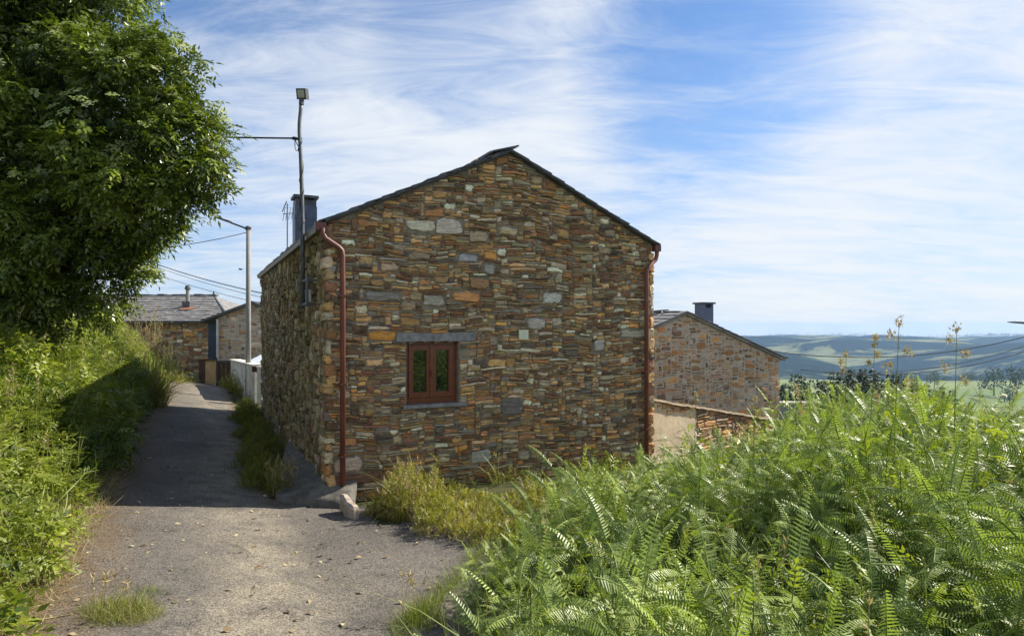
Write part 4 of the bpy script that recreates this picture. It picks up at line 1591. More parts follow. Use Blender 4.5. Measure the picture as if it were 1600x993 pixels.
def frames(dirs, ups):
    d = dirs / (np.linalg.norm(dirs, axis=1, keepdims=True) + 1e-9)
    s = np.cross(d, ups); s /= np.linalg.norm(s, axis=1, keepdims=True) + 1e-9
    n = np.cross(s, d)
    return np.stack([s, d, n], 2)        # columns: side, forward, normal


def scatter(tv, tf, pos, frm, scale, tints, ttint=None):
    n, k = len(pos), len(tv)
    vs = np.einsum('nij,kj->nki', frm, tv) * scale[:, None, None] + pos[:, None, :]
    fs = tf[None] + (np.arange(n) * k)[:, None, None]
    t = np.repeat(tints[:, None], k, 1)
    if ttint is not None:
        t = np.clip(t + ttint[None], 0, 1)
    return vs.reshape(-1, 3), fs.reshape(-1, tf.shape[1]), t.reshape(-1)


def leaflet(L, w, base, d, up, fold=0.25, droop=0.15):
    """kite-shaped leaflet: 4 verts"""
    base = np.asarray(base, float); d = np.asarray(d, float) / np.linalg.norm(d); up = np.asarray(up, float)
    s = np.cross(d, up); s /= np.linalg.norm(s)
    m = base + d * L * 0.42
    return [base, m + s * w / 2 + up * fold * w / 2, base + d * L - up * droop * L, m - s * w / 2 + up * fold * w / 2]


def spray(n_pairs, Ls, ll, lw, rs, curl=0.2, ang=55):
    vs, fs = [], []
    for i in range(n_pairs + 1):
        t = (i + 0.6) / (n_pairs + 0.6)
        c = np.array([0, Ls * t, -curl * Ls * t * t])
        up = np.array([0, 0.25, 1.0]); up /= np.linalg.norm(up)
        if i == n_pairs:
            jobs = [np.array([rs.normal(0, 0.1), 1, -0.3])]
        else:
            a = R(ang + rs.normal(0, 10))
            jobs = [np.array([sg * math.sin(a), math.cos(a), rs.normal(-0.15, 0.15)]) for sg in (-1, 1)]
        for d in jobs:
            k = len(vs)
            vs += leaflet(ll * rs.uniform(0.8, 1.2), lw * rs.uniform(0.8, 1.2), c, d, up + rs.normal(0, 0.25, 3))
            fs.append((k, k + 1, k + 2, k + 3))
    return np.array(vs), np.array(fs)


def merge(parts):
    V_, F_, T_, I_ = [], [], [], []
    o = 0
    for (v, f, t, mi) in parts:
        V_.append(v); F_.append(f + o); T_.append(t); I_.append(np.full(len(f), mi)); o += len(v)
    return np.concatenate(V_), np.concatenate(F_), np.concatenate(T_), np.concatenate(I_)


def rand_dirs(n, rs):
    d = rs.normal(0, 1, (n, 3))
    return d / np.linalg.norm(d, axis=1, keepdims=True)


def blob_sprays(lobes, n_per_m2, tmpls, rs, smin, smax, shell=(0.55, 1.05), droop=0.25, bright=0.5):
    parts = []
    for (c, r, sq) in lobes:
        n = max(6, int(n_per_m2 * 4 * math.pi * r * r))
        d = rand_dirs(n, rs)
        rad = r * (shell[0] + (shell[1] - shell[0]) * rs.uniform(0, 1, n) ** 0.6) * (1 + 0.18 * np.sin(d[:, 0] * 5 + c[0]) * np.sin(d[:, 2] * 6 + c[1]))
        pos = c + d * rad[:, None] * np.array([1, 1, sq])
        dirs = d * 0.8 + rs.normal(0, 0.5, (n, 3)) + np.array([0, 0, -droop + 0.1])
        ups = d * 0.5 + np.array([0, 0, 0.8]) + rs.normal(0, 0.3, (n, 3))
        fr = frames(dirs, ups)
        tint = np.clip(bright + rs.normal(0, 0.22, n), 0, 1)
        which = rs.integers(0, len(tmpls), n)
        for w in range(len(tmpls)):
            k = which == w
            if k.any():
                tv, tf = tmpls[w]
                parts.append((*scatter(tv, tf, pos[k], fr[k], rs.uniform(smin, smax, k.sum()), tint[k]), 0))
    return parts


def grass_blade(L, w, bend, nseg=4):
    vs, fs = [], []
    for i in range(nseg + 1):
        t = i / nseg
        ww = w * (1 - t) ** 0.7 if i < nseg else 0.0004
        y = bend * L * t * t
        z = L * t * (1 - 0.35 * bend * t)
        vs += [(-ww / 2, y, z), (ww / 2, y, z)]
    for i in range(nseg):
        fs.append((2 * i, 2 * i + 1, 2 * i + 3, 2 * i + 2))
    return np.array(vs), np.array(fs)


BL = [grass_blade(1.0, 0.022, b) for b in (0.15, 0.35, 0.6, 0.9)]
BLW = [grass_blade(1.0, 0.035, b) for b in (0.3, 0.6, 1.0)]


def blades(pos, lens, rs, tints, tm=BL, lean=0.25):
    n = len(pos)
    a = rs.uniform(0, 2 * np.pi, n)
    up = np.stack([rs.normal(0, lean, n), rs.normal(0, lean, n), np.ones(n)], 1)
    up /= np.linalg.norm(up, axis=1, keepdims=True)
    fw = np.stack([np.cos(a), np.sin(a), np.zeros(n)], 1)
    fw -= up * (fw * up).sum(1, keepdims=True); fw /= np.linalg.norm(fw, axis=1, keepdims=True)
    sd = np.cross(fw, up)
    fr = np.stack([sd, fw, up], 2)
    w = rs.integers(0, len(tm), n)
    out = []
    for k in range(len(tm)):
        m = w == k
        if m.any():
            out.append((*scatter(tm[k][0], tm[k][1], pos[m], fr[m], lens[m], tints[m]), 0))
    return out


def seed_stalk_parts(pos, h, rs, mat=1):
    """thin stalks with loose seed heads"""
    parts = []
    for p, hh in zip(pos, h):
        b = MB()
        lx, ly = rs.normal(0, 0.10), rs.normal(0, 0.10)
        pts = [p + np.array([lx * t * t * hh, ly * t * t * hh, hh * t]) for t in np.linspace(0, 1, 5)]
        b.tube(pts, [0.003, 0.0027, 0.0022, 0.0018, 0.001], 3, caps=False)
        v = np.array(b.v); f = np.array(b.f)
        parts.append((v, f, np.full(len(v), rs.uniform(0.3, 0.9)), mat))
        n = 14
        t = rs.uniform(0.78, 1.0, n)
        c = np.stack([p[0] + lx * t * t * hh, p[1] + ly * t * t * hh, p[2] + hh * t], 1)
        d = rs.normal(0, 1, (n, 3)) + np.array([0, 0, 1.0])
        tv = np.array(leaflet(0.05, 0.012, (0, 0, 0), (0, 1, 0), (0, 0, 1))); tf = np.array([[0, 1, 2, 3]])
        parts.append((*scatter(tv, tf, c, frames(d, rs.normal(0, 1, (n, 3))), rs.uniform(0.5, 1.0, n), rs.uniform(0.3, 1, n)), mat))
    return parts


# ------------------------------------------------------------------ elder tree
rs = np.random.default_rng(101)
TB = np.array([-6.6, 8.3])
tz = float(ground_z(TB[0], TB[1]))
tree = thing('elder_tree', (TB[0], TB[1], tz), 'big dark green elder tree with cream blossom leaning over the hedge beside the lane', 'tree')
E_px = [(165, 30, 8.2, 0.62), (120, -40, 8.3, 0.8), (245, 105, 7.8, 0.42), (290, 120, 7.7, 0.24), (225, 150, 7.6, 0.55), (290, 205, 7.6, 0.40), (325, 205, 7.6, 0.22), (315, 270, 7.4, 0.34), (330, 305, 7.4, 0.20),
        (335, 245, 7.5, 0.20), (280, 290, 7.3, 0.30), (225, 325, 7.4, 0.36), (262, 362, 7.5, 0.15), (180, 385, 7.6, 0.34), (215, 428, 7.8, 0.16), (150, 440, 7.8, 0.36), (90, 400, 7.7, 0.6), (30, 430, 7.7, 0.55),
        (130, 300, 7.5, 0.75), (200, 240, 7.5, 0.70), (140, 160, 7.8, 0.8), (60, 70, 8.0, 0.85), (40, 210, 7.6, 0.85), (30, 330, 7.5, 0.75), (-60, 120, 8, 1.0), (-70, 300, 7.8, 0.9), (-80, -60, 8.2, 1.0), (40, -90, 8.3, 0.9),
        (170, -90, 8.6, 0.6), (100, 480, 8.0, 0.45), (30, 500, 8, 0.5), (-60, 450, 8, 0.7), (150, 240, 8.6, 1.0), (80, 150, 8.9, 1.1), (180, 330, 8.4, 0.7), (120, 60, 8.9, 0.9), (175, 480, 8.2, 0.22)]
lobes = [(P(x, y, Y), r, 0.85) for (x, y, Y, r) in E_px]
tmE = [spray(3, 0.15, 0.075, 0.028, rs, 0.35, 55) for _ in range(5)]
sub = []
for (c, r, sq) in lobes:
    for k in range(8 if r > 0.3 else 4):
        d = rand_dirs(1, rs)[0]
        if d[1] > 0.5: d[1] *= -1
        sub.append((c + d * r * 0.92, r * rs.uniform(0.22, 0.42), 0.7))
parts = []
for q in lobes:
    parts += blob_sprays([q], 42, tmE, rs, 0.75, 1.2, (0.40, 0.95), 0.35, 0.35)
for q in sub:
    parts += blob_sprays([q], 165, tmE, rs, 0.7, 1.15, (0.25, 1.15), 0.30, rs.uniform(0.15, 0.95))
# thin shoots that break the outline
for (c, r, sq) in lobes:
    n = int(9 * r / 0.4)
    d = rand_dirs(n, rs); d[:, 2] = np.abs(d[:, 2]) * 0.6 - 0.1
    for q in d:
        m = 6
        t = np.linspace(0.95, 1.22 + rs.uniform(0, 0.35), m)
        pos = c + q * r * t[:, None]
        dirs = np.tile(q, (m, 1)) + rs.normal(0, 0.5, (m, 3))
        w = rs.integers(0, 5)
        parts.append((*scatter(tmE[w][0], tmE[w][1], pos, frames(dirs, np.tile([0, 0, 1.0], (m, 1)) + rs.normal(0, .3, (m, 3))), rs.uniform(0.6, 0.95, m), np.clip(rs.normal(0.6, 0.2, m), 0, 1)), 0))
# flat cream umbels on the sunny upper sides
fv, ff = [], []
for k in range(26):
    a = rs.uniform(0, 6.28); q = 0.10 * math.sqrt(rs.uniform())
    cxy = np.array([math.cos(a) * q, math.sin(a) * q, 0.012 * (1 - (q / 0.10) ** 2) + rs.normal(0, 0.004)])
    s_ = 0.014
    fv += [cxy + (-s_, -s_, 0), cxy + (s_, -s_, 0.002), cxy + (s_, s_, 0), cxy + (-s_, s_, 0.002)]
    ff.append((4 * k, 4 * k + 1, 4 * k + 2, 4 * k + 3))
fv, ff = np.array(fv), np.array(ff)
pos, dirs = [], []
for (c, r, sq) in lobes:
    for k in range(int(23 * r * r / 0.36) + 2):
        d = rs.normal(0, 1, 3); d[2] = abs(d[2]) * 0.9 + 0.25; d[1] -= 0.35; d[0] += 0.25
        d /= np.linalg.norm(d)
        if c[2] + d[2] * r < 2.6 and rs.uniform() < 0.8: continue
        pos.append(c + d * r * np.array([1.22, 1.22, 1.12])); dirs.append(d * 0.6 + np.array([0.1, -0.35, 0.7]) + rs.normal(0, 0.18, 3))
pos, dirs = np.array(pos), np.array(dirs)
fr = frames(np.cross(dirs, rs.normal(0, 1, dirs.shape)), dirs)
parts.append((*scatter(fv, ff, pos, fr, rs.uniform(0.45, 0.9, len(pos)), rs.uniform(0, 1, len(pos))), 1))
v_, f_, t_, i_ = merge(parts)
mesh_obj('crown', v_, f_, [M['elder'], M['elder_flower']], tree, i_, t_)
mb = MB()
trunk_top = np.array([TB[0] + 0.1, TB[1], 2.7])
mb.tube([(TB[0], TB[1], tz - 0.3), (TB[0] + 0.05, TB[1], tz + 0.6), trunk_top], [0.20, 0.16, 0.12], 10)
tr = mb.build('trunk', [M['bark']], tree, smooth=True)
for (c, r, sq) in lobes:
    mb = MB()
    mid = trunk_top * 0.5 + c * 0.5 + rs.normal(0, 0.15, 3)
    mb.tube([trunk_top + (0, 0, -rs.uniform(0, 0.6)), mid, c], [0.055, 0.035, 0.012], 6)
    mb.build('limb', [M['bark']], tree, smooth=True)

# ------------------------------------------------------------------ hedge bank on the left
rs = np.random.default_rng(111)


def hedge_pts(n, rs, v0, v1, s0=2.45, s1=4.7, top=1.9, inner=0.28):
    v = rs.uniform(v0, v1, n); s = s0 + (s1 - s0) * rs.uniform(0, 1, n) ** 0.8
    xy = C0[None] - s[:, None] * U + v[:, None] * V
    prof = top * (1 - (1 - np.clip((s - s0 + 0.15) / 1.5, 0, 1)) ** 2.0)
    bul = 1 + 0.22 * fbm(xy[:, 0], xy[:, 1], 31, 1.9, 3)
    base = -0.1
    z = base + prof * bul - inner * rs.uniform(0, 1, n) ** 1.5
    g = ground_z(xy[:, 0], xy[:, 1])
    z = np.maximum(z, g + 0.03)
    return np.column_stack([xy, z]), s, v


tmH = [spray(3, 0.13, 0.055, 0.024, rs, 0.2, 50) for _ in range(5)] + [spray(4, 0.16, 0.075, 0.012, rs, 0.3, 35) for _ in range(3)]
pos, s_, v_ = hedge_pts(21000, rs, -5.2, 13.8, top=1.95)
keep = (pos[:, 1] > 2.2)
pos, s_, v_ = pos[keep], s_[keep], v_[keep]
n = len(pos)
outw = np.column_stack([np.tile(U, (n, 1)), np.full(n, 0.9)])
dirs = outw * 0.7 + rs.normal(0, 0.55, (n, 3))
fr = frames(dirs, np.tile([0, 0, 1.0], (n, 1)) + rs.normal(0, 0.4, (n, 3)))
tint = np.clip(0.45 + 0.35 * fbm(pos[:, 0], pos[:, 2] + pos[:, 1], 41, 2.2, 3) + rs.normal(0, 0.18, n), 0, 1)
parts = []
w = rs.integers(0, len(tmH), n)
scl = rs.uniform(0.7, 1.25, n)
for k in range(len(tmH)):
    m = w == k
    parts.append((*scatter(tmH[k][0], tmH[k][1], pos[m], fr[m], scl[m], tint[m]), 0))
HL_ = []
for k in range(95):
    q, _, _ = hedge_pts(1, rs, -4.6, 13.0, 2.55, 4.6, top=1.85, inner=0.1)
    r_ = rs.uniform(0.16, 0.46)
    q[0, 2] -= r_ * 0.25
    HL_.append((q[0], r_, 0.85))
for q in HL_:
    if q[0][1] > 2.6:
        parts += blob_sprays([q], 230, tmH[:5], rs, 0.8, 1.5, (0.3, 1.12), 0.25, rs.uniform(0.3, 0.85))
hp, hs, hv = hedge_pts(520, rs, -5, 5.5, top=1.98, inner=0.02)
d4 = np.column_stack([rs.normal(0, 1, (len(hp), 2)), np.ones(len(hp))])
sq = np.array([(-.012, -.012, 0), (.012, -.012, .003), (.012, .012, 0), (-.012, .012, .003)]); sqf = np.array([[0, 1, 2, 3]])
parts.append((*scatter(sq, sqf, hp, frames(np.cross(d4, rs.normal(0, 1, d4.shape)), d4), rs.uniform(0.6, 1.2, len(hp)), rs.uniform(0, 1, len(hp))), 1))
hv_, hf_, ht_, hi_ = merge(parts)
hedge = thing('hedgerow', tuple(np.append(C0 - 3.2 * U + 4 * V, 0.2)), 'bushy yellow green hedge bank with tiny yellow flowers along the lane', 'hedge')
mesh_obj('foliage', hv_, hf_, [M['hedge'], M['yellowflower']], hedge, hi_, ht_)
mb = MB()
for k in range(26):
    q = C0 - rs.uniform(3.0, 4.3) * U + rs.uniform(-3, 14) * V
    g = float(ground_z(q[0], q[1]))
    b = np.array([q[0], q[1], g - 0.05])
    mb.tube([b, b + (rs.normal(0, .1), rs.normal(0, .1), 0.35), b + (rs.normal(0.15, .2), rs.normal(0, .2), 0.8)], [0.02, 0.014, 0.006], 6)
mb.build('stem', [M['bark']], hedge)

# long grass fringing the hedge
n = 6500
pos, s_, v_ = hedge_pts(n, rs, -5.2, 13.5, 2.40, 4.2, top=1.75, inner=0.30)
keep = pos[:, 1] > 2.0
pos = pos[keep]; n = len(pos)
tint = np.clip(0.55 + 0.3 * fbm(pos[:, 0], pos[:, 1], 77, 2.0, 3) + rs.normal(0, .2, n), 0, 1)
parts = blades(pos, rs.uniform(0.18, 0.55, n), rs, tint, BL, 0.4)
cp = hedge_pts(5200, rs, 4.0, 13.8, 2.6, 4.4, top=1.95, inner=0.10)[0]
parts += [(a, b, c, 0) for (a, b, c, d) in blades(cp, rs.uniform(0.22, 0.60, len(cp)), rs, np.clip(rs.normal(0.85, .15, len(cp)), 0, 1), [grass_blade(1.0, 0.012, b) for b in (0.3, 0.6, 0.9)], 0.35)]
parts += seed_stalk_parts(cp[:140], rs.uniform(0.45, 0.8, 140), rs)
sp = hedge_pts(260, rs, -4.6, 13, 2.5, 4.0, top=1.7, inner=0.2)[0]
parts += seed_stalk_parts(sp, rs.uniform(0.35, 0.8, len(sp)), rs)
# dry foot of the verge
dp_ = hedge_pts(4200, rs, -5, 2.0, 2.28, 2.75, top=0.30, inner=0.2)[0]
q = blades(dp_, rs.uniform(0.06, 0.24, len(dp_)), rs, rs.uniform(0, 1, len(dp_)), BL, 0.8)
parts += [(a, b, c, 1) for (a, b, c, d) in q]
gv, gf, gt2, gi = merge(parts)
tag(mesh_obj('verge_grass', gv, gf, [M['grass'], M['drygrass']], None, gi, gt2), 'long seeding grass along the hedge foot', 'grass', kind='stuff')

# pale feathery grass tuft at the far end of the hedge


def tuft(name, c, r, n, hmin, hmax, label, cat='grass tuft', seeds=0, dry=0.0, lean=0.35, tm=BL, group=None, mats=('grass', 'drygrass'), brightness=0.5, zfun=None):
    rs = np.random.default_rng(abs(hash(label)) % 1000 if False else int(abs(c[0]) * 97 + abs(c[1]) * 31 + n))
    a = rs.uniform(0, 2 * np.pi, n); q = r * np.sqrt(rs.uniform(0, 1, n))
    x, y = c[0] + np.cos(a) * q, c[1] + np.sin(a) * q * 0.8
    z = (ground_z(x, y) if zfun is None else zfun(x, y)) - 0.01
    p = np.column_stack([x, y, z])
    ln = rs.uniform(hmin, hmax, n) * (1 - 0.5 * (q / r) ** 2)
    parts = blades(p, ln, rs, np.clip(rs.normal(brightness, 0.22, n), 0, 1), tm, lean)
    if dry:
        m = int(n * dry)
        parts += [(a_, b_, c_, 1) for (a_, b_, c_, d_) in blades(p[:m] + 0.004, ln[:m] * 0.85, rs, rs.uniform(0, 1, m), tm, lean * 1.4)]
    if seeds:
        k = rs.choice(n, seeds)
        parts += seed_stalk_parts(p[k], rs.uniform(hmax * 0.9, hmax * 1.5, seeds), rs)
    v, f, t, i = merge(parts)
    o = mesh_obj(name, v - np.array([c[0], c[1], 0]), f, [M[m] for m in mats], None, i, t)
    o.location = (c[0], c[1], 0)
    return tag(o, label, cat, group)


fc = P(222, 545, 15.0)
tuft('grass_tuft', (fc[0], fc[1]), 0.5, 900, 0.9, 1.7, 'tall pale feathery grass at the far end of the hedge', 'grass', 90, 0.6, 0.25, brightness=0.7)


def gpt(x, y, h=1.95):
    """pixel on the ground -> XY, iterating on the ground height"""
    for _ in range(12):
        Y = h / ((y - HORIZON) / F)
        p = P(x, y, Y)
        h = EYE - float(ground_z(p[0], p[1])) - 0.02
    return p


def lane_z(x, y): return ground_z(x, y) + 0.035


q = gpt(190, 962); tuft('grass_tuft', q[:2], 0.27, 1100, 0.09, 0.25, 'broad yellow green grass tuft growing through the asphalt in front', seeds=6, dry=0.55, lean=0.7, zfun=lane_z)
q = gpt(232, 928); tuft('grass_tuft', q[:2], 0.13, 300, 0.05, 0.12, 'bright green tuft just behind the broad yellow green tuft', lean=0.7, zfun=lane_z, brightness=0.4)
q = gpt(525, 916); tuft('grass_tuft', q[:2], 0.07, 90, 0.03, 0.075, 'small dark green weed in the asphalt, first of two side by side', 'weed', lean=0.9, zfun=lane_z, brightness=0.3, tm=BLW)
q = gpt(557, 921); tuft('grass_tuft', q[:2], 0.065, 80, 0.03, 0.065, 'small dark green weed in the asphalt, the one nearer the bracken', 'weed', lean=0.9, zfun=lane_z, brightness=0.3, tm=BLW)
q = gpt(411, 929); tuft('grass_tuft', q[:2], 0.09, 70, 0.02, 0.05, 'low yellowing wisp of grass in the middle of the asphalt', lean=1.0, dry=0.8, zfun=lane_z, brightness=0.9)
q = gpt(660, 975); tuft('grass_tuft', q[:2], 0.20, 420, 0.10, 0.30, 'upright fresh green grass tuft at the edge of the bracken', seeds=5, lean=0.35, zfun=lane_z, brightness=0.45)

# weeds at the house corner
rs = np.random.default_rng(131)
tmW = [spray(4, 0.11, 0.035, 0.016, rs, 0.1, 45) for _ in range(4)] + [spray(3, 0.10, 0.05, 0.010, rs, 0.2, 35) for _ in range(3)]


def weed_clump(name, centers, label, cat, n, rs, bright=0.55, drybase=True, flowers=0, group=None, seeds=20):
    P_, T_ = [], []
    for (x, y, r, h) in centers:
        m = int(n * r * r * h)
        a = rs.uniform(0, 6.283, m); q = r * np.sqrt(rs.uniform(0, 1, m))
        px, py = x + q * np.cos(a), y + q * np.sin(a)
        hh = h * np.sqrt(np.maximum(1 - (q / r) ** 2, 0)) * rs.uniform(0.05, 1.0, m) ** 0.9 * (0.7 + 0.5 * fbm(px, py, 61, 14.0, 2)) + 0.02
        P_.append(np.column_stack([px, py, ground_z(px, py) + hh])); T_.append(hh / h)
    pos = np.concatenate(P_); hrel = np.concatenate(T_)
    k = len(pos)
    dirs = np.column_stack([rs.normal(0, 0.6, k), rs.normal(0, 0.6, k), np.ones(k)])
    fr = frames(dirs, rs.normal(0, 1, (k, 3)) + np.array([0, 0, .3]))
    tint = np.clip(bright + rs.normal(0, 0.22, k), 0, 1)
    parts = []
    w = rs.integers(0, len(tmW), k)
    scl = rs.uniform(0.35, 0.85, k)
    dry = (rs.uniform(0, 1, k) > 0.28 + hrel * 1.3) if drybase else np.zeros(k, bool)
    for j in range(len(tmW)):
        for dflag in (0, 1):
            m = (w == j) & (dry == bool(dflag))
            if m.any():
                parts.append((*scatter(tmW[j][0], tmW[j][1], pos[m], fr[m], scl[m], tint[m]), dflag))
    # stems / blades
    m = min(k, 1600)
    base = pos[:m].copy(); base[:, 2] = ground_z(base[:, 0], base[:, 1])
    parts += blades(base, np.maximum(pos[:m, 2] - base[:, 2], 0.08) * rs.uniform(0.9, 1.7, m), rs, tint[:m], BL, 0.25)
    if seeds:
        parts += seed_stalk_parts(base[:seeds], rs.uniform(0.35, 0.6, seeds) * max(c[3] for c in centers) * 1.8, rs, 1)
    if flowers:
        f = pos[rs.choice(k, flowers)] + np.array([0, 0, 0.04])
        d4 = np.column_stack([rs.normal(0, 1, (flowers, 2)), np.ones(flowers)])
        parts.append((*scatter(sq, sqf, f, frames(np.cross(d4, rs.normal(0, 1, d4.shape)), d4), rs.uniform(0.7, 1.2, flowers), rs.uniform(0, 1, flowers)), 2))
    v, f, t, i = merge(parts)
    c = centers[0]
    o = mesh_obj(name, v - np.array([c[0], c[1], 0]), f, [M['weed'], M['drygrass'], M['yellowflower']], None, i, t)
    o.location = (c[0], c[1], 0)
    return tag(o, label, cat, group)


cen = []
for (x, y, r, h) in ((640, 800, 0.34, 0.50), (605, 802, 0.24, 0.28), (690, 828, 0.30, 0.36), (735, 842, 0.22, 0.26), (660, 785, 0.26, 0.50), (625, 785, 0.2, 0.42), (710, 805, 0.26, 0.22), (775, 845, 0.24, 0.2), (810, 838, 0.25, 0.22), (670, 815, 0.2, 0.45), (755, 820, 0.2, 0.15), (800, 815, 0.28, 0.2), (840, 800, 0.3, 0.26), (780, 800, 0.25, 0.12), (740, 790, 0.3, 0.16), (850, 780, 0.3, 0.25), (810, 785, 0.3, 0.12), (700, 785, 0.25, 0.25)):
    q = gpt(x, y, 2.2); cen.append((q[0], q[1], r, h))
weed_clump('weed_clump', cen, 'sprawling yellow green weed clump at the foot of the gable wall', 'weeds', 24000, rs, 0.58, True, 30, None, 45)
cen = []
for (u, v, r, h) in ((0.9, -0.12, 0.22, 0.15), (1.3, -0.15, 0.14, 0.35), (1.75, -0.12, 0.2, 0.16), (2.2, -0.2, 0.12, 0.50), (2.5, -0.16, 0.3, 0.2), (2.9, -0.15, 0.2, 0.14), (3.3, -0.2, 0.12, 0.4), (3.7, -0.2, 0.3, 0.22), (4.2, -0.2, 0.3, 0.3)):
    q = uv(u, v); cen.append((q[0], q[1], r, h))
weed_clump('weed_clump', cen, 'straggling dark green weeds growing close against the gable wall base', 'weeds', 5000, rs, 0.40, False, 0, None, 26)
cen = []
for v in np.arange(0.5, 10.0, 0.17):
    q = uv(-0.58 + 0.16 * math.sin(v * 2.3) * rs.uniform(0, 1) + 0.012 * v + rs.normal(0, 0.07), v); cen.append((q[0], q[1], rs.uniform(0.10, 0.30), rs.uniform(0.12, 0.48)))
for v in np.arange(1.5, 9.5, 0.5):
    q = uv(-0.30 + rs.normal(0, 0.05), v); cen.append((q[0], q[1], rs.uniform(0.08, 0.18), rs.uniform(0.1, 0.3)))
weed_clump('weed_clump', cen, 'dark green weed strip with yellow flowers between the lane and the house side wall', 'weeds', 10000, rs, 0.35, False, 50, None, 40)
cen = []
for (x, y, r, h) in ((360, 606, 0.35, 0.8), (372, 612, 0.35, 0.8), (385, 615, 0.4, 0.7), (350, 600, 0.3, 0.5), (393, 618, 0.3, 0.9)):
    q = gpt(x, y, 2.1); cen.append((q[0], q[1], r, h))
weed_clump('weed_clump', cen, 'tall leafy weeds growing at the foot of the white wall', 'weeds', 5000, rs, 0.40, False, 0, None, 8)
cen = []
for (x, y, r, h) in ((270, 597, 0.5, 0.5), (290, 596, 0.5, 0.4), (305, 596, 0.4, 0.35), (255, 590, 0.6, 1.2)):
    q = gpt(x, y, 2.1); cen.append((q[0], q[1], r, h))
weed_clump('weed_clump', cen, 'low weeds in front of the farmhouse wall at the lane end', 'weeds', 3000, rs, 0.5, False, 0, None, 8)

mb = MB()
a_, b_ = gpt(-20, 985), gpt(112, 966)
pl = [np.array([a_[0] * (1 - t) + b_[0] * t, a_[1] * (1 - t) + b_[1] * t + 0.012 * math.sin(t * 7), 0]) for t in np.linspace(0, 1, 9)]
for p in pl: p[2] = float(lane_z(p[0], p[1])) + 0.016
mb.tube(pl, 0.0035, 5, tint=(0.8, 0.8, 0.8))
tag(mb.build('straw', [M['drygrass']]), 'long dry straw stalk lying on the asphalt in front', 'straw')
# leaf litter and grit on the lane
rs = np.random.default_rng(141)
n = 1500
uu = -rs.uniform(-2.4, 2.5, n); vv = rs.uniform(-5.5, 6, n) 
xy = C0 + uu[:, None] * U + vv[:, None] * V
k = lane_mask(xy[:, 0], xy[:, 1]); xy = xy[k]
pos = np.column_stack([xy, lane_z(xy[:, 0], xy[:, 1]) + 0.008])
tv = np.array([(-.012, -.022, 0), (.012, -.004, .006), (.002, .024, .002), (-.013, .004, .007)])
d4 = np.column_stack([rs.normal(0, 0.35, (len(pos), 2)), np.ones(len(pos))])
v, f, t = scatter(tv, np.array([[0, 1, 2, 3]]), pos, frames(np.cross(d4, rs.normal(0, 1, d4.shape)), d4), rs.uniform(0.3, 1.0, len(pos)) ** 2 * 1.5, rs.uniform(0, 1, len(pos)))
tag(mesh_obj('leaf_litter', v, f, M['litter'], None, None, t), 'scattered dry leaves and petals on the asphalt', 'leaf litter', kind='stuff')

# ------------------------------------------------------------------ bracken


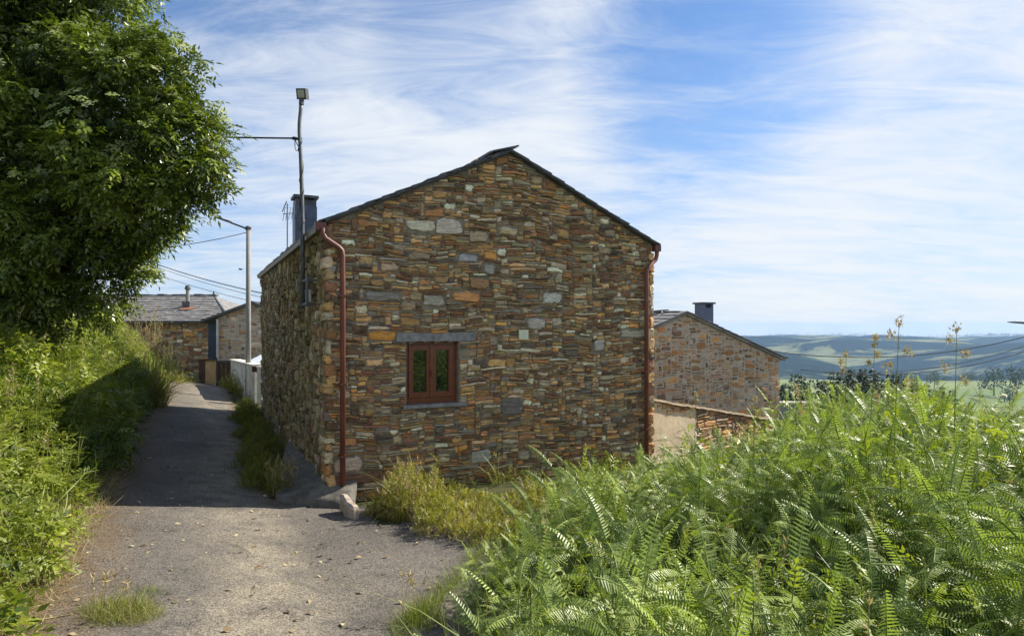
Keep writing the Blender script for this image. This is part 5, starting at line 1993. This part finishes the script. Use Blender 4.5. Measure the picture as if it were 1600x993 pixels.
def fern_mesh(rs, H=1.0, npair=10, Lmax=0.42, arch=1.0, blade=0.75):
    """one bracken frond: bare stem then an arching blade of comb-toothed pinnae; unit height about H"""
    V_, F_, T_ = [], [], []

    def addq(q, t):
        k = len(V_)
        V_.extend(q); F_.append((k, k + 1, k + 2, k + 3)); T_.extend([t] * 4)
    az = rs.uniform(0, 2 * np.pi)
    out = np.array([math.cos(az), math.sin(az), 0])
    # rachis curve
    n = 26
    p = np.zeros(3); ang = R(rs.uniform(2, 10))
    stemL = H * rs.uniform(0.55, 0.68)
    tot = stemL + blade
    pts = [p.copy()]; tans = []
    ds = tot / n
    for i in range(n):
        s = i * ds
        k = 0.10 if s < stemL else arch * (0.9 + 1.0 * (s - stemL) / blade)
        ang += k * ds * 1.15
        t = out * math.sin(ang) + np.array([0, 0, math.cos(ang)])
        tans.append(t); p = p + t * ds; pts.append(p.copy())
    tans.append(tans[-1])
    pts = np.array(pts); tans = np.array(tans)
    # stem as a thin three sided tube
    b = MB(); b.tube(pts[::2], list(np.linspace(0.0065, 0.0016, len(pts[::2]))), 4, caps=False)
    k = len(V_)
    V_.extend(b.v); F_.extend([tuple(i + k for i in f) for f in b.f]); T_.extend([0.45] * len(b.v))
    a0 = rs.uniform(0, 6.283)
    for i in range(npair):
        t = (i + 0.1) / npair
        s = stemL * 0.80 + (tot - stemL * 0.80) * t
        fi = s / ds; i0 = min(int(fi), n - 1); fr_ = fi - i0
        c = pts[i0] * (1 - fr_) + pts[i0 + 1] * fr_
        T = tans[i0]
        for sg in (0, 1):
            a = a0 + sg * math.pi + i * 0.35 + rs.normal(0, 0.45)
            Lp = Lmax * (1 - 0.62 * t) * rs.uniform(0.7, 1.15)
            h_ = np.array([math.cos(a), math.sin(a), 0])
            el = rs.uniform(-0.05, 0.55)
            d = h_ * math.cos(el) + T * math.sin(el) + out * 0.25 * t
            if i == npair - 1 and sg:
                d = T.copy()
            d /= np.linalg.norm(d)
            nseg = max(6, int(Lp / 0.0125))
            q = c.copy(); dd = d.copy()
            roll = rs.normal(0, 0.45)
            sdv = np.cross(dd, [0, 0, 1.0]); sdv /= np.linalg.norm(sdv) + 1e-9
            droop = rs.uniform(0.02, 0.055)
            bt = rs.normal(0, 0.10)
            rach = [q.copy()]
            for j in range(nseg):
                tt = j / nseg
                dd = dd + np.array([0, 0, -droop * (0.4 + tt)]); dd /= np.linalg.norm(dd)
                q2 = q + dd * (Lp / nseg)
                pn = sdv * math.cos(roll) + np.cross(sdv, dd) * math.sin(roll)
                pn = pn - dd * np.dot(pn, dd); pn /= np.linalg.norm(pn)
                up = np.cross(pn, dd)
                if up[2] < 0: up = -up
                tl = (0.21 * Lp * (1 - tt) ** 0.8 * (0.55 + 0.45 * min(1, tt * 4))) * rs.uniform(0.85, 1.1) + 0.006
                tl = min(tl, 0.07)
                w = (Lp / nseg) * 0.60
                if tt > 0.04:
                    for s2 in (-1, 1):
                        td = pn * s2 + dd * 0.30 - up * (0.05 + rs.uniform(0, 0.35)); td /= np.linalg.norm(td)
                        m = q + td * tl
                        addq([q, q + dd * w, m + dd * w * 0.45 - up * tl * 0.16, m + dd * w * 0.05 - up * tl * 0.14], 0.45 + bt + 0.2 * tt + 0.15 * t)
                q = q2; rach.append(q.copy())
            b2 = MB(); b2.tube(rach[::3] + [rach[-1]], list(np.linspace(0.0028, 0.0006, len(rach[::3]) + 1)), 3, caps=False)
            k2 = len(V_)
            V_.extend(b2.v); F_.extend([tuple(x + k2 for x in f) for f in b2.f]); T_.extend([0.75] * len(b2.v))
    return np.array(V_), np.array(F_), np.array(T_), pts[:, 2].max()


rs = np.random.default_rng(151)
FV = []
for k in range(12):
    v, f, t, zt_ = fern_mesh(rs, 1.0, int(rs.integers(4, 7)), rs.uniform(0.34, 0.50), rs.uniform(0.3, 1.6), rs.uniform(0.30, 0.55))
    FV.append((v / zt_, f, np.clip(t + rs.normal(0, 0.20), 0.02, 1), zt_))
FM = []
for k, (v, f, t, zz) in enumerate(FV):
    me_o = mesh_obj('bracken_frond', v, f, M['fern'], None, None, t)
    FM.append(me_o.data)
    bpy.data.objects.remove(me_o)

TOPX = [640, 700, 760, 830, 900, 960, 1010, 1100, 1170, 1230, 1290, 1350, 1420, 1500, 1600, 1800]
TOPY = [990, 950, 872, 795, 756, 734, 726, 702, 680, 655, 615, 600, 602, 635, 660, 665]


def fern_spot(rs):
    Y = 2.1 + 6.9 * rs.uniform() ** 1.25
    X = rs.uniform(-0.7, 8.0)
    return X, Y


spots = []
tries = 0
grid_used = {}
while len(spots) < 2550 and tries < 120000:
    tries += 1
    X, Y = fern_spot(rs)
    px = 800 + X / Y * F
    if px < 735 or px > 2000: continue
    u, v = to_uv(X, Y)
    if u > -0.3 and v > -0.55 and u < W_ + 0.5: continue                 # not in the house
    if X < max(0, (Y - 5.0)) * 0.16 - 0.22 and Y > 4.2: continue   # keep the fork of the lane open
    if Y > 7.3 and px < 880: continue
    g = float(ground_z(X, Y))
    ytop = float(np.interp(px, TOPX, TOPY)) + (14 if rs.uniform() < 0.75 else -4) + rs.normal(0, 16)
    zmax = EYE + (HORIZON - ytop) / F * Y
    if Y < 3.0: zmax = min(zmax, EYE - 0.30 * Y)
    h = min(zmax - g, rs.uniform(1.05, 1.45)) * float(np.clip(0.86 + 0.42 * fbm(np.array([X]), np.array([Y]), 55, 3.2, 3)[0], 0.5, 1.0))
    if px < 900: h = min(h, rs.uniform(0.5, 1.0))
    if h < 0.28: continue
    key = (int(X / 0.075), int(Y / 0.075))
    if grid_used.get(key, 0) >= 1: continue
    grid_used[key] = 1
    spots.append((X, Y, g, h, rs.uniform(0, 6.283)))
# nearest first: those become individual plants
spots.sort(key=lambda s: -s[3] / s[1] + (1000 if s[0] / s[1] > 0.86 else 0))
NEAR = 290
for k, (X, Y, g, h, a) in enumerate(spots[:NEAR]):
    o = bpy.data.objects.new('bracken_frond', FM[k % len(FM)])
    COL.objects.link(o)
    o.location = (X, Y, g - 0.02)
    w = h * 0.30 + 0.55
    o.scale = (w, w, h)
    o.rotation_euler = (rs.normal(0, 0.16), rs.normal(0, 0.16), a)
    tag(o, 'arching green bracken frond in the dense fern thicket beside the lane', 'fern', 'bracken fronds in the thicket')
parts = []
for k in range(len(FM)):
    ss = [s for i, s in enumerate(spots[NEAR:]) if i % len(FM) == k]
    if not ss: continue
    arr = np.array(ss)
    a = arr[:, 4]; h = arr[:, 3]; w = h * 0.30 + 0.55
    fr = np.zeros((len(ss), 3, 3))
    fr[:, 0, 0] = np.cos(a) * w; fr[:, 0, 1] = -np.sin(a) * w; fr[:, 1, 0] = np.sin(a) * w; fr[:, 1, 1] = np.cos(a) * w; fr[:, 2, 2] = h
    v, f, t, zz = FV[k]
    parts.append((*scatter(v, f, arr[:, :3], fr, np.ones(len(ss)), rs.normal(0, 0.08, len(ss)), t), 0))
v, f, t, i = merge(parts)
tag(mesh_obj('bracken_thicket', v, f, M['fern'], None, None, t), 'mass of smaller bracken fronds filling the thicket', 'ferns', kind='stuff')
# small leafy herbs between the fronds
sel = rs.choice(len(spots), 620)
pp, dd, tt = [], [], []
for k in sel:
    X, Y, g, h, a = spots[k]
    lx, ly = rs.normal(0, 0.10, 2)
    m = 7
    for q in np.linspace(0.72, 1.04, m):
        pp.append((X + lx * q + rs.normal(0, 0.03), Y + ly * q + rs.normal(0, 0.03), g + h * q)); dd.append(rs.normal(0, 0.7, 3) + np.array([0, 0, 0.6])); tt.append(rs.uniform(0.35, 1.0))
pp, dd, tt = np.array(pp), np.array(dd), np.array(tt)
w_ = rs.integers(0, len(tmW), len(pp))
parts = [(*scatter(tmW[j][0], tmW[j][1], pp[w_ == j], frames(dd[w_ == j], rs.normal(0, .4, ((w_ == j).sum(), 3)) + np.array([0, 0, 1.0])), rs.uniform(0.6, 1.2, (w_ == j).sum()), tt[w_ == j]), 0) for j in range(len(tmW))]
v, f, t, i = merge(parts)
tag(mesh_obj('undergrowth', v, f, M['hedge'], None, None, t), 'small leafy herbs growing up between the bracken fronds', 'undergrowth', kind='stuff')

# grass growing through the bracken
n = 8000
X = rs.uniform(-0.5, 6.5, n); Y = rs.uniform(1.9, 8.5, n)
px = 800 + X / Y * F
ok = (px > 640) & (px < 1750) & ~((X < (Y - 5.0) * 0.42 - 0.2) & (Y > 4.0))
u, v = to_uv(X, Y)
ok &= ~((u > -0.3) & (v > -0.4))
X, Y, px = X[ok], Y[ok], px[ok]
g = ground_z(X, Y)
zmax = EYE + (HORIZON - np.interp(px, TOPX, TOPY)) / F * Y
ln = np.clip(np.minimum(zmax - g, 1.3) * rs.uniform(0.5, 1.02, len(X)), 0.12, 1.3)
parts = blades(np.column_stack([X, Y, g]), ln, rs, np.clip(rs.normal(0.4, .2, len(X)), 0, 1), [grass_blade(1.0, 0.014, b) for b in (0.1, 0.25, 0.45, 0.7)], 0.14)
fx = rs.uniform(615, 800, 1500); fy = np.interp(fx, [615, 660, 720, 760, 800], [1010, 960, 905, 868, 845]) + rs.normal(0, 9, 1500)
fp_ = np.array([gpt(a, b) for a, b in zip(fx[:500], fy[:500])])
fX, fY = np.tile(fp_[:, 0], 3) + rs.normal(0, 0.04, 1500), np.tile(fp_[:, 1], 3) + rs.normal(0, 0.06, 1500)
parts += blades(np.column_stack([fX, fY, ground_z(fX, fY) + 0.02]), rs.uniform(0.05, 0.24, 1500), rs, np.clip(rs.normal(0.55, .2, 1500), 0, 1), BL, 0.4)
k = rs.choice(len(X), 150)
parts += seed_stalk_parts(np.column_stack([X, Y, g])[k], ln[k] * 1.02 + 0.02, rs)
v, f, t, i = merge(parts)
tag(mesh_obj('meadow_grass', v, f, [M['grass'], M['drygrass']], None, i, t), 'tall thin grass growing up through the bracken', 'grass', kind='stuff')

# tall seed heads standing clear of the bracken


def seed_head(xb, xt, ytop, Y, label, nclump, rs, size=1.0):
    top = P(xt, ytop, Y)
    bx = P(xb, 0, Y)[0]
    g = float(ground_z(bx, Y))
    o = thing('seed_head', (bx, Y, g), label, 'grass stalk', 'tall grass seed heads above the bracken')
    mb = MB()
    ts = np.linspace(0, 1, 8)
    pts = [np.array([bx + (top[0] - bx) * t ** 2, Y, g + (top[2] - g) * t]) for t in ts]
    mb.tube(pts, list(np.linspace(0.0045, 0.0016, 8)), 5, tint=(0.5, 0.5, 0.5))
    mb.build('stalk', [M['grass']], o)
    parts = []
    tv = np.array(leaflet(0.022, 0.008, (0, 0, 0), (0, 1, 0), (0, 0, 1), 0.5)); tf = np.array([[0, 1, 2, 3]])
    L = top[2] - g
    for c in range(nclump):
        t = 1 - c * 0.055 * size / L * 1.4
        base = np.array([bx + (top[0] - bx) * t ** 2, Y, g + L * t])
        off = np.array([rs.choice([-1, 1]) * (0.012 + 0.012 * c), rs.normal(0, 0.02), 0.015]) * size if c else np.zeros(3)
        n = 34
        pos = base + off + rs.normal(0, 1, (n, 3)) * np.array([0.010, 0.010, 0.016]) * size
        d = rs.normal(0, 0.6, (n, 3)) + np.array([0, 0, 1.0])
        v, f, t = scatter(tv, tf, pos, frames(d, rs.normal(0, 1, (n, 3))), rs.uniform(0.7, 1.2, n), rs.uniform(0.2, 0.9, n))
        mesh_obj('spikelet', v, f, [M['drygrass']], o, None, t)


rs = np.random.default_rng(171)
seed_head(1392, 1405, 505, 3.6, 'tallest grass seed head with clustered spikelets standing above the bracken', 6, rs, 1.15)
seed_head(1488, 1495, 516, 3.7, 'dark grass seed head on a straight stalk nearest the picture edge', 5, rs, 1.0)
seed_head(1352, 1368, 530, 4.0, 'thin drooping seed head leaning beside the tallest grass stalk', 4, rs, 0.7)
seed_head(1318, 1322, 556, 4.2, 'short grass seed head rising before the dark conifers', 3, rs, 0.7)
seed_head(1245, 1243, 606, 4.6, 'small grass seed head in front of the grey yard wall', 4, rs, 0.8)
seed_head(1085, 1087, 618, 6.0, 'pale grass seed head in front of the beige garden wall', 4, rs, 0.9)
seed_head(1175, 1180, 625, 5.5, 'pale grass seed head in front of the cottage corner', 3, rs, 0.9)

# ------------------------------------------------------------------ distant trees
rs = np.random.default_rng(181)


def conifer_arrays(rs, h=1.0, w=0.2, tiers=16):
    pos, dirs, sc = [], [], []
    for i in range(tiers):
        t = i / tiers
        z = 0.10 + 0.88 * t
        r = w * (1 - t) ** 0.85 * rs.uniform(0.8, 1.15) + 0.012
        n = int(9 + 10 * (1 - t))
        a = rs.uniform(0, 6.283, n)
        for q in a:
            for fr_ in (0.25, 0.7):
                pos.append((math.cos(q) * r * fr_, math.sin(q) * r * fr_, z - 0.03 * fr_ + rs.normal(0, 0.008)))
                dirs.append((math.cos(q), math.sin(q), -0.35 + 0.5 * t)); sc.append(0.35 * r + 0.03)
    tv = np.array(leaflet(1.3, 0.8, (0, 0, 0), (0, 1, 0), (0, 0, 1), 0.3)); tf = np.array([[0, 1, 2, 3]])
    pos, dirs, sc = np.array(pos), np.array(dirs), np.array(sc)
    v, f, t = scatter(tv, tf, pos, frames(dirs + rs.normal(0, .2, dirs.shape), np.tile([0, 0, 1.0], (len(pos), 1)) + rs.normal(0, .3, dirs.shape)), sc, rs.uniform(0, 1, len(pos)))
    return v, f, t


def oak_arrays(rs, nl=9, n=420):
    parts = []
    tv = np.array(leaflet(1.0, 0.8, (0, 0, 0), (0, 1, 0), (0, 0, 1), 0.3)); tf = np.array([[0, 1, 2, 3]])
    for k in range(nl):
        c = np.array([rs.normal(0, 0.22), rs.normal(0, 0.22), rs.uniform(0.35, 0.78)])
        r = rs.uniform(0.13, 0.24)
        d = rand_dirs(n // nl, rs)
        pos = c + d * r * rs.uniform(0.6, 1.1, (len(d), 1))
        parts.append((*scatter(tv, tf, pos, frames(d + rs.normal(0, .5, d.shape), rs.normal(0, 1, d.shape)), rs.uniform(0.05, 0.10, len(d)), rs.uniform(0, 1, len(d))), 0))
    return merge(parts)


CM = []
for k in range(5):
    v, f, t = conifer_arrays(rs, 1, rs.uniform(0.15, 0.22))
    o = mesh_obj('crown', v, f, M['conifer'], None, None, t); CM.append(o.data); bpy.data.objects.remove(o)
mb = MB(); mb.tube([(0, 0, -0.05), (0, 0, 0.5), (0, 0, 0.95)], [0.02, 0.012, 0.003], 6)
o = mb.build('trunk', [M['bark']]); TRK = o.data; bpy.data.objects.remove(o)
OM = []
for k in range(4):
    v, f, t, i = oak_arrays(rs)
    o = mesh_obj('crown', v, f, M['faroak'], None, None, t); OM.append(o.data); bpy.data.objects.remove(o)
mb = MB(); mb.tube([(0, 0, -0.05), (0.01, 0, 0.25), (0, 0, 0.6)], [0.035, 0.026, 0.010], 6)
o = mb.build('trunk', [M['bark']]); OTRK = o.data; bpy.data.objects.remove(o)


def far_tree(name, x, Y, ytop, label, cat, group, crown, trunk, wide=1.0, zoff=0.0):
    X = (x - 800) / F * Y
    g = float(ground_z(X, Y)) + zoff
    zt = EYE + (HORIZON - ytop) / F * Y
    h = max(zt - g, 2.0)
    r = bpy.data.objects.new(name, None); COL.objects.link(r)
    r.location = (X, Y, g); r.scale = (h * wide, h * wide, h); r.rotation_euler = (0, 0, rs.uniform(0, 6.28))
    tag(r, label, cat, group)
    for nm, me in (('crown', crown), ('trunk', trunk)):
        c = bpy.data.objects.new(nm, me); COL.objects.link(c); c.parent = r


for k in range(52):
    x = rs.uniform(1218, 1490)
    Y = rs.uniform(70, 120)
    yt = np.interp(x, [1218, 1240, 1290, 1340, 1380, 1430, 1490], [585, 575, 570, 562, 566, 580, 600]) + rs.uniform(0, 22)
    far_tree('conifer', x, Y, yt, 'dark conifer in the plantation below the cottage', 'tree', 'conifers of the plantation below the cottage', CM[k % 5], TRK, rs.uniform(0.65, 0.95))
for (x, y, Y, lab) in ((1242, 581, 330, 'round tree standing alone on the pasture just past the cottage corner'), (1460, 579, 640, 'small round tree on the field edge by the dark grass seed head'), (1553, 573, 560, 'tall tree rising above the field hedge'), (1588, 569, 540, 'big dark tree at the far edge of the fields'),
                       (1577, 600, 470, 'round bush alone in the middle of the pale field')):
    far_tree('valley_tree', x, Y, y, lab, 'tree', None, OM[k % 4], OTRK, 0.8); k += 1
for k in range(46):
    x = rs.uniform(1440, 1640); Y = rs.uniform(760, 860)
    if rs.uniform() < 0.55: x = rs.uniform(1500, 1640)
    far_tree('valley_tree', x, Y, np.interp(x, [1440, 1500, 1640], [590, 584, 578]) + rs.uniform(-2, 6), 'tree in the hedgerows round the valley fields', 'tree', 'hedgerow trees round the valley fields', OM[k % 4], OTRK, 1.0)
for k in range(24):
    x = rs.uniform(1480, 1640); Y = rs.uniform(300, 420)
    g = float(ground_z((x - 800) / F * Y, Y))
    far_tree('valley_tree', x, Y, HORIZON - (g + rs.uniform(2, 4.5) - EYE) / Y * F, 'low bush along the nearer field boundary', 'bush', 'bushes along the nearer field boundary', OM[k % 4], OTRK, 1.3)
# far woodland on the ridge
rs = np.random.default_rng(191)
n = 2600
X = rs.uniform(800, 3600, n); Y = rs.uniform(3100, 3900, n)
m = fbm(X, Y, 91, 0.006, 3) > 0.08
X, Y = X[m], Y[m]
z = hills_z(X, Y)
parts = []
for k in range(4):
    v, f, t, i = oak_arrays(rs, 4, 28)
    s = np.arange(len(X)) % 4 == k
    nn = s.sum()
    fr = np.tile(np.eye(3), (nn, 1, 1)) * np.array([1.6, 1.6, 1.0])[None, :, None]
    parts.append((*scatter(v, f, np.column_stack([X, Y, z])[s], fr, rs.uniform(12, 28, nn), np.zeros(nn), t), 0))
v, f, t, i = merge(parts)
tag(mesh_obj('far_woodland', v, f, M['faroak'], None, None, t), 'distant woods along the ridge across the valley', 'woodland', kind='stuff')
# ------------------------------------------------------------------ haze over the valley
hm = bpy.data.materials.new('valley_air'); hm.use_nodes = True
t = hm.node_tree; t.nodes.clear()
o_ = t.nodes.new('ShaderNodeOutputMaterial'); pv = t.nodes.new('ShaderNodeVolumePrincipled')
pv.inputs['Color'].default_value = (0.42, 0.65, 1.0, 1)
pv.inputs['Density'].default_value = 0.000115
pv.inputs['Anisotropy'].default_value = 0.2
t.links.new(pv.outputs[0], o_.inputs['Volume'])
mb = MB(); mb.abox(-5000, 5000, -60, 5600, -200, 14)
hz = mb.build('haze', [hm])
tag(hz, 'blue haze hanging over the valley', 'haze', kind='stuff')
